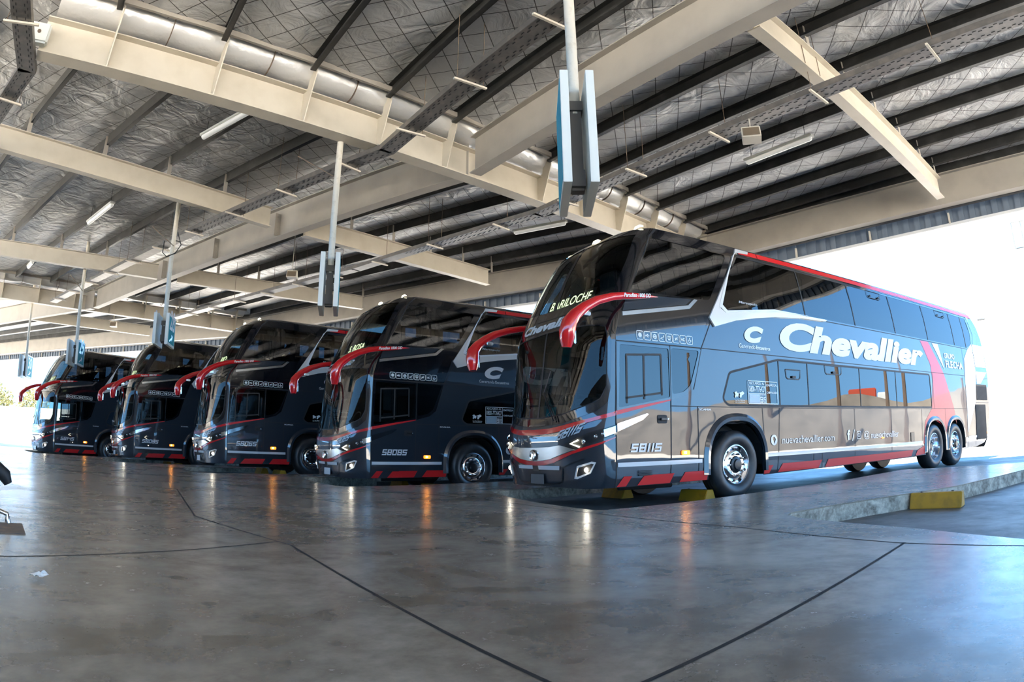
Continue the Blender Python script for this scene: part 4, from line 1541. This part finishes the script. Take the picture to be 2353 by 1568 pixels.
def channel(name, a, b, z0, h=.24, w=.085, m='galvanised'):
    mb = MB()
    a3, b3 = Vector((a[0], a[1], 0)), Vector((b[0], b[1], 0))
    s = Vector(((b3 - a3).y, -(b3 - a3).x, 0)).normalized()
    mb.bar(a3 + Vector((0, 0, z0 + h / 2)), b3 + Vector((0, 0, z0 + h / 2)), .012, h)
    for z in (z0 + .006, z0 + h - .006):
        mb.bar(a3 + s * w / 2 + Vector((0, 0, z)), b3 + s * w / 2 + Vector((0, 0, z)), w, .012)
    mb.bar(a3 + s * w + Vector((0, 0, z0 + .022)), b3 + s * w + Vector((0, 0, z0 + .022)), .01, .032)
    return struct(mb.obj(name, m))


ZPUR = 6.84
cle = MB()
allp = [-12.3, -10.5, -8.7] + PUR
for v in allp:
    # right segment
    st_ = cross(K + nR * v, dR, G1a + sG * EDGE, dG)
    en_ = K + nR * v + dR * 17
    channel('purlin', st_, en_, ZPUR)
    c = cross(K + nR * v, dR, Vector((3.05, 6.65, 0)), azdir(52.2))
    cle.bar(c + Vector((0, 0, ZB + .5)), c + Vector((0, 0, ZPUR + .2)), .10, .012, up=dR)
LPUR = [-12.4, -10.6, -8.8, -6.9, -5.1, -3.5, -2.0, 1.8, 3.25, 4.65, 6.0, 7.3, 8.6]
S1p, S2p = Vector((-5.85, 14.35, 0)), Vector((-11.3, 18.8, 0))
for v in LPUR:
    st_ = cross(K + nL * v, dL, G1a - sG * EDGE, dG)
    en_ = cross(K + nL * v, dL, G2a + Vector((dG2.y, -dG2.x, 0)) * EDGE, dG2)
    if (en_ - st_).dot(dL) > 1:
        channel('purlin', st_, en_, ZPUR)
    for q, az in ((S1p, 36.5 if v < 0 else 40.5), (S2p, 49)):
        c = cross(K + nL * v, dL, q, azdir(az))
        cle.bar(c + Vector((0, 0, ZB + .5)), c + Vector((0, 0, ZPUR + .2)), .10, .012, up=dL)
dT = (T_END - K2).normalized()
nT = Vector((-dT.y, dT.x, 0))
if nT.y < 0:
    nT = -nT
for v in (-9, -7.2, -5.4, -3.6, -1.8, 1.6, 3.2, 4.8, 6.0, 7.0):
    st_ = cross(K2 + nT * v, dT, G2a - Vector((dG2.y, -dG2.x, 0)) * EDGE, dG2)
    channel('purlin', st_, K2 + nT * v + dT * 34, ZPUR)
struct(cle.obj('purlin_cleat', 'cream_dull'))

# insulation sheets, sagging a little between the purlins
def roof_sheet(O, d, n, vs_, L0, L1, name='ceiling'):
    mb = MB()
    rows = []
    vv = []
    for a, b in zip(vs_, vs_[1:]):
        for k in range(6):
            vv.append((a + (b - a) * k / 6, -.075 * math.sin(PI * k / 6)))
    vv.append((vs_[-1], 0))
    nl = 2
    for v, sag in vv:
        s_, e_ = L0(v), L1(v)
        for k in range(nl + 1):
            p = s_.lerp(e_, k / nl)
            mb.v.append((p.x, p.y, 7.09 + sag))
    for i in range(len(vv) - 1):
        for k in range(nl):
            a = i * (nl + 1) + k
            mb.f.append((a, a + 1, a + nl + 2, a + nl + 1))
    o = mb.obj(name, 'roof_insulation', smooth=True)
    return struct(o, 'silvery roof insulation held by diamond wire mesh')


vR = [-14] + allp[:8] + [.6] + allp[8:] + [9.6]
roof_sheet(K, dR, nR, vR, lambda v: cross(K + nR * v, dR, G1a, dG), lambda v: K + nR * v + dR * 18)
vL = [-14] + LPUR[:7] + [-.1] + LPUR[7:] + [9.8]
roof_sheet(K, dL, nL, vL, lambda v: cross(K + nL * v, dL, G1a, dG), lambda v: cross(K + nL * v, dL, G2a, dG2))
vT = [-11, -9, -7.2, -5.4, -3.6, -1.8, -.1, 1.6, 3.2, 4.8, 6.0, 7.0, 8.2]
roof_sheet(K2, dT, nT, vT, lambda v: cross(K2 + nT * v, dT, G2a, dG2), lambda v: K2 + nT * v + dT * 36)
xs = MB()
q_ = [K + nR * 9.55 + dR * 4.2, K + nR * 9.55 + dR * 19, Vector((12, -11, 0)), OB[0] + Vector((.5, 0, 0)), OB[1] + Vector((.5, .2, 0))]
xs.add([(p.x, p.y, 7.08) for p in q_], [tuple(range(len(q_)))])
struct(xs.obj('ceiling', 'roof_insulation'), 'silvery roof insulation held by diamond wire mesh')
# opaque metal deck above
dk = MB()
deck = [R_END - nR * 14 + dR * 4, Vector((10, -12, 0)), OB[0] + Vector((.7, 0, 0)), OB[1] + Vector((.7, .3, 0)), OB[2] + Vector((.3, .7, 0)), OB[3] + Vector((.1, .7, 0)), OB[4] + Vector((0, .7, 0)), Vector((-52, 20, 0)), cross(K + nL * -14, dL, G2a, dG2), cross(K + nL * -14, dL, G1a, dG)]
dk.prism([(p.x, p.y) for p in deck], 7.16, 7.22)
struct(dk.obj('roof_deck', 'galvanised'))

# foil-wrapped gutter ducts lying on the girders -----------------------------------------
def duct(A, d, L0, L1, label, brk):
    mb = MB()
    n = 14
    m_ = int((L1 - L0) / .25)
    vs = []
    for i in range(m_ + 1):
        t = L0 + (L1 - L0) * i / m_
        pinch = 1.0
        for b in brk:
            pinch = min(pinch, .86 + .14 * min(1, abs(t - b) / .3))
        p = A + d * t
        s = Vector((d.y, -d.x, 0))
        for k in range(n + 1):
            a = PI * k / n
            vs.append(p + s * (.32 * pinch * math.cos(a)) + Vector((0, 0, 7.05 - .31 * pinch * math.sin(a))))
    mb.add(vs, [(i * (n + 1) + k, i * (n + 1) + k + 1, (i + 1) * (n + 1) + k + 1, (i + 1) * (n + 1) + k) for i in range(m_) for k in range(n)])
    o = mb.obj('trim_gutter', 'foil_duct', smooth=True)
    struct(o, label)
    bb = MB()
    s = Vector((d.y, -d.x, 0))
    for b in brk:
        p = A + d * b
        pts = [p + s * (.34 * math.cos(PI * k / 10)) + Vector((0, 0, 7.04 - .32 * math.sin(PI * k / 10))) for k in range(11)]
        for u, v in zip(pts, pts[1:]):
            bb.bar(u, v, .035, .012, up=d)
    bb.obj('straps', 'rusty_steel', o)
    for sg in (-1, 1):
        tr = MB().bar(A + d * L0 + s * sg * .46 + Vector((0, 0, 7.0)), A + d * L1 + s * sg * .46 + Vector((0, 0, 7.0)), .05, .10)
        tr.obj('edge_angle', 'cream_dull', o)


duct(G1a, dG, .1, (G1b - G1a).length, 'silver foil-wrapped gutter lying along the main girder above coach 58115', [t + .85 for t in ts if t < 15])
duct(G2a, dG2, .1, 11.8, 'silver foil-wrapped gutter lying along the far girder above coach 58145', [1.4, 3, 4.6, 6.2, 7.8, 9.4])

# cable trays ------------------------------------------------------------------------------
def tray(paths, z, label, grp, w=.30):
    root = empty('cable_tray', (paths[0][0][0], paths[0][0][1], z))
    meta(root, label, 'cable tray', grp)
    O = Vector((paths[0][0][0], paths[0][0][1], z))
    mb, sp, rods, slots = MB(), MB(), MB(), MB()
    tot = 0
    for path in paths:
        P = [Vector((p[0], p[1], z)) for p in path]
        for a, b in zip(P, P[1:]):
            d = (b - a).normalized()
            s = Vector((d.y, -d.x, 0))
            ext = d * .03
            mb.bar(a - ext - O, b + ext - O, w, .006)
            for sg in (-1, 1):
                mb.bar(a - ext + s * sg * w / 2 + Vector((0, 0, .045)) - O, b + ext + s * sg * w / 2 + Vector((0, 0, .045)) - O, .006, .09)
            L_ = (b - a).length
            k = int(L_ / .16)
            for j in range(k):
                for r_ in (-.105, -.065, .065, .105):
                    c = a + d * ((j + .5 + (.5 if abs(r_) < .08 else 0)) * .16) + s * r_ - Vector((0, 0, .005))
                    if (c - Vector((0, 0, z))).length < 16:
                        slots.bar(c - d * .03 - O, c + d * .03 - O, .012, .003)
            k = max(1, int(L_ / 1.7))
            for j in range(k):
                c = a + d * ((j + .5) * L_ / k)
                sp.bar(c - s * (w / 2 + .12) + Vector((0, 0, -.025)) - O, c + s * (w / 2 + .12) + Vector((0, 0, -.025)) - O, .04, .03)
                for sg in (-1, 1):
                    q = c + s * sg * (w / 2 + .07) - O
                    if sg > 0 or j % 2:
                        rods.tube([q + Vector((0, 0, -.03)), q + Vector((0, 0, 7.04 - z))], .006, 5)
    mb.obj('tray', 'tray_steel', root)
    if slots.v:
        slots.obj('tray_slots', 'joint_dark', root)
    pieces(sp, 'crossbar', 'cream_steel', root)
    pieces(rods, 'hanger_rod', 'rusty_steel', root)


def off(v, side):
    """junction of the lines at distance v on both sides of the girder"""
    return cross(K + nR * v, dR, K + nL * v, dL)


j1 = off(-2.0, 0)
tray([[(K + nR * -2.1 + dR * 13)[:], j1[:]], [j1[:], (K + nL * -2.0 + dL * 8)[:], (K + nL * -2.0 + dL * 19)[:]]], 5.88, 'long perforated cable tray hung on the platform side of the ring beam', 'perforated cable trays under the roof')
j2 = off(1.9, 0)
tray([[(K + nR * 1.8 + dR * 13)[:], j2[:]], [j2[:], (K + nL * 2.6 + dL * 6)[:], (K + nL * 2.7 + dL * 18)[:]]], 5.72, 'long perforated cable tray hung over the roofs of the coaches', 'perforated cable trays under the roof')
j3 = Vector((-7.15, 6.55, 0))
tray([[j3[:], (-5.6, 4.3)], [j3[:], (-9.0, 7.75), (-13, 10.3)]], 5.98, 'short perforated cable tray bending round the near end of the main girder', 'perforated cable trays under the roof')

# fluorescent fittings --------------------------------------------------------------------
def tube_light(a, b, z, label):
    a, b = Vector((a[0], a[1], z)), Vector((b[0], b[1], z))
    c = (a + b) / 2
    d = (b - a).normalized()
    root = empty('fluorescent_light', c)
    meta(root, label, 'ceiling light', 'fluorescent fittings below the purlins')
    L_ = (b - a).length / 2
    MB().bar(-d * L_, d * L_, .14, .06).obj('housing', 'tube_cover', root, bevel=.01)
    MB().tube([-d * (L_ - .03) - Vector((0, 0, .05)), -d * (L_ - .06) - Vector((0, 0, .05)), d * (L_ - .06) - Vector((0, 0, .05)), d * (L_ - .03) - Vector((0, 0, .05))], [.03, .055, .055, .03], 10).obj('diffuser', 'tube_lit', root, smooth=True)
    h = MB()
    for t in (-.8, .8):
        h.tube([d * L_ * t + Vector((0, 0, .02)), d * L_ * t + Vector((0, 0, ZPUR - z + .02))], .006, 5)
    h.obj('hangers', 'black_cable', root)


tube_light((4.74, 11.68), (5.67, 10.32), 6.45, 'fluorescent tube light above the middle of coach 58115')
tube_light((.05, 16.3), (1.38, 15.51), 6.45, 'fluorescent tube light above coach 58085, beside the hanging sign')
tube_light((-5.93, 10.48), (-4.61, 9.68), 6.6, 'unlit fluorescent tube light just behind the near part of the main girder')
tube_light((-11.24, 14.1), (-9.65, 12.97), 6.45, 'fluorescent tube light at the left between the two secondary beams')
tube_light((-5.46, 19.95), (-4.16, 18.92), 6.45, 'fluorescent tube light right of the second hanging sign')
tube_light((-10.89, 23.54), (-9.86, 22.98), 6.45, 'small far fluorescent tube light above coach 58065')
tube_light((-16.55, 17.58), (-15.81, 17.0), 6.45, 'small far fluorescent tube light above coach 58145')

# loudspeakers ------------------------------------------------------------------------------
def speaker(x, y, z, az, label, zt=7.12):
    root = empty('loudspeaker', (x, y, z), math.radians(-az))
    meta(root, label, 'loudspeaker', 'horn-shaped loudspeakers under the cable tray')
    m = MB()
    s = .15
    prof = [(-s, -.11), (s, -.11), (s * .35, .11), (-s * .35, .11)]
    vs = [(-.15, a, b) for a, b in prof] + [(.15, a, b) for a, b in prof]
    m.add(vs, [(0, 1, 2, 3), (7, 6, 5, 4), (0, 4, 5, 1), (1, 5, 6, 2), (2, 6, 7, 3), (3, 7, 4, 0)])
    m.obj('cabinet', 'cream_steel', root, bevel=.008)
    MB().add([(-.13, -s - .004, -.09), (.13, -s - .004, -.09), (.13, -s * .45 - .004, .08), (-.13, -s * .45 - .004, .08)], [(0, 1, 2, 3)]).obj('grille', 'speaker_grille', root)
    MB().tube([(0, 0, .1), (0, 0, zt - z)], .012, 6).obj('bracket', 'cream_dull', root)


speaker(3.67, 8.64, 5.45, 20, 'wedge-shaped cream loudspeaker under the tray above coach 58115', 5.72)
speaker(-6.2, 17.3, 5.66, -10, 'wedge-shaped cream loudspeaker left of the second hanging sign')
speaker(-16.9, 24.0, 5.66, -20, 'tiny far wedge-shaped loudspeaker above coach 58095')

jb = MB().box((0, 0, 0), (.34, .16, .34)).obj('junction_box', 'white_panel', bevel=.03)
jb.location = (-6.68, 6.12, 6.28)
jb.rotation_euler = (0, 0, math.radians(40))
meta(jb, 'white plastic box fixed to the near end of the main girder', 'junction box')
MB().lathe([(.001, -.1), (.03, -.095), (.03, -.07)], 12).obj('cover_screw', 'rusty_steel', jb)

# ------------------------------------------------------------------ hanging bay signs
def bay_sign(x, y, az, digits, label, spread=.10, zb=3.0, zt=4.0, ln=.80, top=7.0):
    root = empty('bay_sign', (x, y, 0), math.radians(90 - az))     # local x along the panels
    meta(root, label, 'sign', 'numbered bay signs hanging on poles')
    MB().tube([(0, 0, zt - .25), (0, 0, top)], .055, 14).obj('pole', 'pole_paint', root, smooth=True)
    fr = MB()
    fr.box((0, 0, (zb + zt) / 2 - .05), (.10, .11, zt - zb - .25))
    fr.box((0, 0, zt - .18), (.16, .14, .10)).box((0, 0, zb + .18), (.2, .13, .16))
    fr.obj('mount', 'sign_back', root)
    for sg in (-1, 1):
        yy = sg * spread
        p = MB().box((0, yy + sg * .03, (zb + zt) / 2), (ln, .075, zt - zb)).obj('sign_panel', 'white_panel', root, bevel=.004)
        yf = yy + sg * (.03 + .0385)
        MB().box((0, yf, (zb + zt) / 2), (ln - .12, .004, zt - zb - .12)).obj('sign_face', 'teal_film', p)
        if digits:
            def fn(u, v, o_, yf=yf, sg=sg):
                return Vector(((u if sg < 0 else -u), yf + sg * (.004 + o_), v))
            t = MB()
            text_on(fn, digits, (-.27, zb + .36, .27, zb + .82), .001, .015, 0, t)
            a_ = [(-.24, zb + .12), (.02, zb + .22), (-.02, zb + .28), (.14, zb + .25), (.05, zb + .12), (.03, zb + .17), (-.22, zb + .08)]
            panel(fn, a_, (), .5, .001, mb=t)
            t.obj('sign_digits', 'white_film', p)
    return root


bay_sign(.60, 5.50, 1.5, None, 'nearest hanging sign of two pale panels seen edge-on, in front of coach 58115', .085, 3.0, 4.12, .86)
bay_sign(-2.95, 10.08, -14.6, None, 'second hanging sign seen edge-on, its pole coming down from the main girder', .09, 3.0, 3.88, .80)
bay_sign(-8.03, 13.55, -18, '28', 'teal hanging sign numbered 28 in front of coach 58095', .12, 3.0, 3.72, .82)
bay_sign(-13.55, 17.2, -22, '29', 'teal hanging sign with white digits in front of coach 58145', .13, 3.0, 3.76, .86)
bay_sign(-19.5, 21.3, -26, '30', 'farthest teal hanging sign, against the bright gap at the left', .13, 3.0, 3.9, .86)
for (x, y, dx, dy) in ((-2.97, 10.17, -.9, .35), (-7.9, 13.35, -.9, .35), (-13.45, 17.1, -.9, .35)):
    br = MB().tube([(x, y, 5.35), (x + dx, y + dy, 6.0)], .012, 6).obj('pole_brace', 'rusty_steel')
    struct(br)
lp = MB()
lp.tube([(-7.62, 13.0, 5.55), (-7.5, 13.02, 5.25), (-7.62, 13.0, 5.05), (-7.85, 13.0, 4.98), (-8.0, 13.05, 5.1), (-8.02, 13.1, 5.4)], .012, 6)
meta(lp.obj('looped_cable', 'black_cable'), 'black cable looping around the pole of the sign numbered 28', 'cable')

# ------------------------------------------------------------------ waiting bench at the left picture edge
bn = empty('waiting_bench', (-4.0, 2.94, ZP), math.radians(45))
meta(bn, 'black waiting bench with chrome legs, mostly outside the left edge of the view', 'bench')
MB().tube([(.70, .0, .42), (.78, .0, .39), (.85, .0, .33), (.875, .0, .275)], [.03, .045, .05, .03], 12).obj('armrest', 'black_rubber', bn, smooth=True)
MB().tube([(.2, 0, .25), (.55, .0, .17), (.78, .0, .10), (.865, .0, .07), (.87, .0, .01)], [.02, .02, .018, .018, .024], 10).obj('leg', 'chrome', bn, smooth=True)
MB().box((-.25, 0, .36), (1.0, .45, .05)).obj('seat', 'black_rubber', bn, bevel=.02)
MB().box((-.25, .22, .6), (1.0, .04, .4)).obj('backrest', 'black_rubber', bn, bevel=.015)
MB().box((.60, -.22, .003), (.75, .50, .006)).obj('floor_plate', 'rusty_steel', bn)
tp = MB()
random.seed(3)
vs = []
for i in range(7):
    for j in range(7):
        vs.append(((i - 3) * .012 + random.uniform(-.004, .004), (j - 3) * .011 + random.uniform(-.004, .004), .012 + .022 * random.random() * (1 - abs(i - 3) / 4)))
tp.add(vs, [(i * 7 + j, i * 7 + j + 1, (i + 1) * 7 + j + 1, (i + 1) * 7 + j) for i in range(6) for j in range(6)])
o = tp.obj('crumpled_tissue', 'paper')
o.location = (-2.03, 2.33, ZP)
meta(o, 'small crumpled white tissue lying on the polished floor', 'litter')

# ------------------------------------------------------------------ beyond the roof
def tree(x, y, h, r, label, seed):
    random.seed(seed)
    root = empty('tree', (x, y, -.1))
    meta(root, label, 'tree', 'trees behind the white wall')
    t = MB().tube([(0, 0, 0), (.1, 0, h * .3), (-.05, .1, h * .6)], [.22, .16, .08], 8)
    for k in range(7):
        a = random.uniform(0, 2 * PI)
        t.tube([(0, 0, h * .35), (math.cos(a) * r * .6, math.sin(a) * r * .6, h * random.uniform(.55, .85))], [.08, .02], 5)
    t.obj('trunk', 'tree_bark', root)
    m = MB()
    for k in range(1500):
        a, b = random.uniform(0, 2 * PI), random.uniform(-1, 1)
        cl = [(math.cos(i * 1.9) * r * .5, math.sin(i * 1.9) * r * .5, h * (.5 + .07 * i)) for i in range(7)][k % 7]
        q = random.random() ** .4 * r * .48
        s = math.sqrt(1 - b * b)
        c = Vector((cl[0] + q * s * math.cos(a), cl[1] + q * s * math.sin(a), cl[2] + q * b * .8))
        u = Vector((random.uniform(-1, 1), random.uniform(-1, 1), random.uniform(-1, 1))).normalized() * .14
        w = u.orthogonal().normalized() * .09
        m.add([c - u, c + w, c + u, c - w], [(0, 1, 2, 3)])
    m.obj('foliage', 'tree_leaf', root)


tree(-49.6, 50.5, 5.3, 1.95, 'pale yellow-green tree above the white wall at the left edge', 5)
tree(-44.9, 50.6, 4.9, 1.95, 'pale yellow-green tree behind the far mirror of coach 58145', 9)
tree(-54.2, 50.5, 4.2, 2.0, 'low pale tree leaving the view at the left edge', 12)
wl = MB().box((-46, 46, 1.45), (24, .4, 3.1), math.radians(-3)).obj('wall_boundary', 'outer_wall')
struct(wl, 'white boundary wall beyond the bays')


def street_lamp(x, y, h, label, az=0):
    root = empty('street_lamp', (x, y, -.1), math.radians(-az))
    meta(root, label, 'street lamp')
    MB().tube([(0, 0, 0), (0, 0, h)], [.09, .05], 8).obj('pole', 'white_flashing', root, smooth=True)
    MB().tube([(0, 0, h - .6), (-.3, 0, h - .1), (-.9, 0, h + .1)], .035, 6).obj('arm', 'white_flashing', root, smooth=True)
    MB().box((-1.1, 0, h + .1), (.6, .22, .1)).obj('lamp_head', 'galvanised', root, bevel=.03)


street_lamp(31.2, 33.8, 7.9, 'street lamp against the white sky behind coach 58115', 45)
fr_ = empty('floodlight_mast', (32.3, 30.6, -.1), math.radians(-45))
meta(fr_, 'floodlight rack on a mast at the right edge of the view', 'floodlight')
MB().tube([(0, 0, 0), (0, 0, 14)], [.2, .12], 8).obj('pole', 'white_flashing', fr_, smooth=True)
rk = MB()
for z in (11.9, 13.6):
    rk.bar((-1.0, 0, z), (1.0, 0, z), .06, .06)
for x in (-1.0, -.35, .35, 1.0):
    rk.bar((x, 0, 11.9), (x, 0, 13.6), .05, .05)
rk.obj('rack', 'galvanised', fr_)
for x, z in ((-.7, 12.2), (0, 12.2), (.7, 12.2), (-.7, 13.3), (0, 13.3), (.7, 13.3)):
    MB().box((x, -.15, z), (.45, .2, .4)).obj('lamp_head', 'white_flashing', fr_, bevel=.03)
# land to the right of the station, mirrored in the side of the first coach ---------------------
bk = MB()
random.seed(11)
n_ = 60
for i in range(n_ + 1):
    y = -34 + 72 * i / n_
    x = 43 + 3 * math.sin(i * .35)
    hgt = 3.95 - .5 * i / n_ + .35 * math.sin(i * .9) + random.uniform(-.12, .12)
    bk.v += [(x - 4.5, y, -.12), (x - 2.6, y, hgt * .55), (x - .8, y, hgt), (x + 1.5, y, hgt * .92), (x + 7, y, -.12)]
bk.f = [(5 * i + j, 5 * i + j + 1, 5 * i + j + 6, 5 * i + j + 5) for i in range(n_) for j in range(4)]
o = bk.obj('hill_bank', 'dry_grass', smooth=True)
struct(o, 'dry grassy earth bank along the right side of the yard')
for i, (x, y, h) in enumerate(((38.2, 17.5, 4.6), (38.4, 13.5, 7.4), (38.0, 12.3, 5.6), (38.5, 9.0, 8.2), (38.2, 4.2, 7.6), (38.6, -1.5, 7.9), (38.0, -8.0, 5.0), (38.3, 22.0, 5.2))):
    po = MB().tube([(0, 0, 0), (.08, .05, h * .4), (-.05, .02, h * .7), (.04, 0, h)], [.16, .14, .12, .09], 7).obj('wooden_post', 'post_wood', smooth=True)
    po.location = (x, y, -.1)
    meta(po, 'rough dark wooden post standing in front of the grassy bank, mirrored in the coach', 'post', 'wooden posts by the bank')
tk = empty('covered_truck', (47, 10.5, 3.3), math.radians(90))
tk.scale = (.5, .5, .5)
meta(tk, 'small truck with a red tarpaulin on the bank, mirrored in the coach windows', 'truck')
MB().box((0, 0, 1.9), (4.5, 2.2, 1.8)).obj('tarpaulin', 'tarpaulin', tk, bevel=.15)
MB().box((3.2, 0, 1.3), (1.6, 2.0, 1.4)).obj('cab', 'white_panel', tk, bevel=.12)
MB().box((.5, 0, .75), (6.2, 2.0, .25)).obj('truck_bed', 'underbody', tk)
for wx in (-1.6, 2.9):
    for wy in (-1.0, 1.0):
        w_ = MB().lathe([(.001, -.12), (.45, -.12), (.45, .12), (.001, .12)], 18).obj('wheel', 'tyre_rubber', tk, smooth=True)
        w_.location = (wx, wy, .45)
print('scene ready', len(bpy.data.objects))
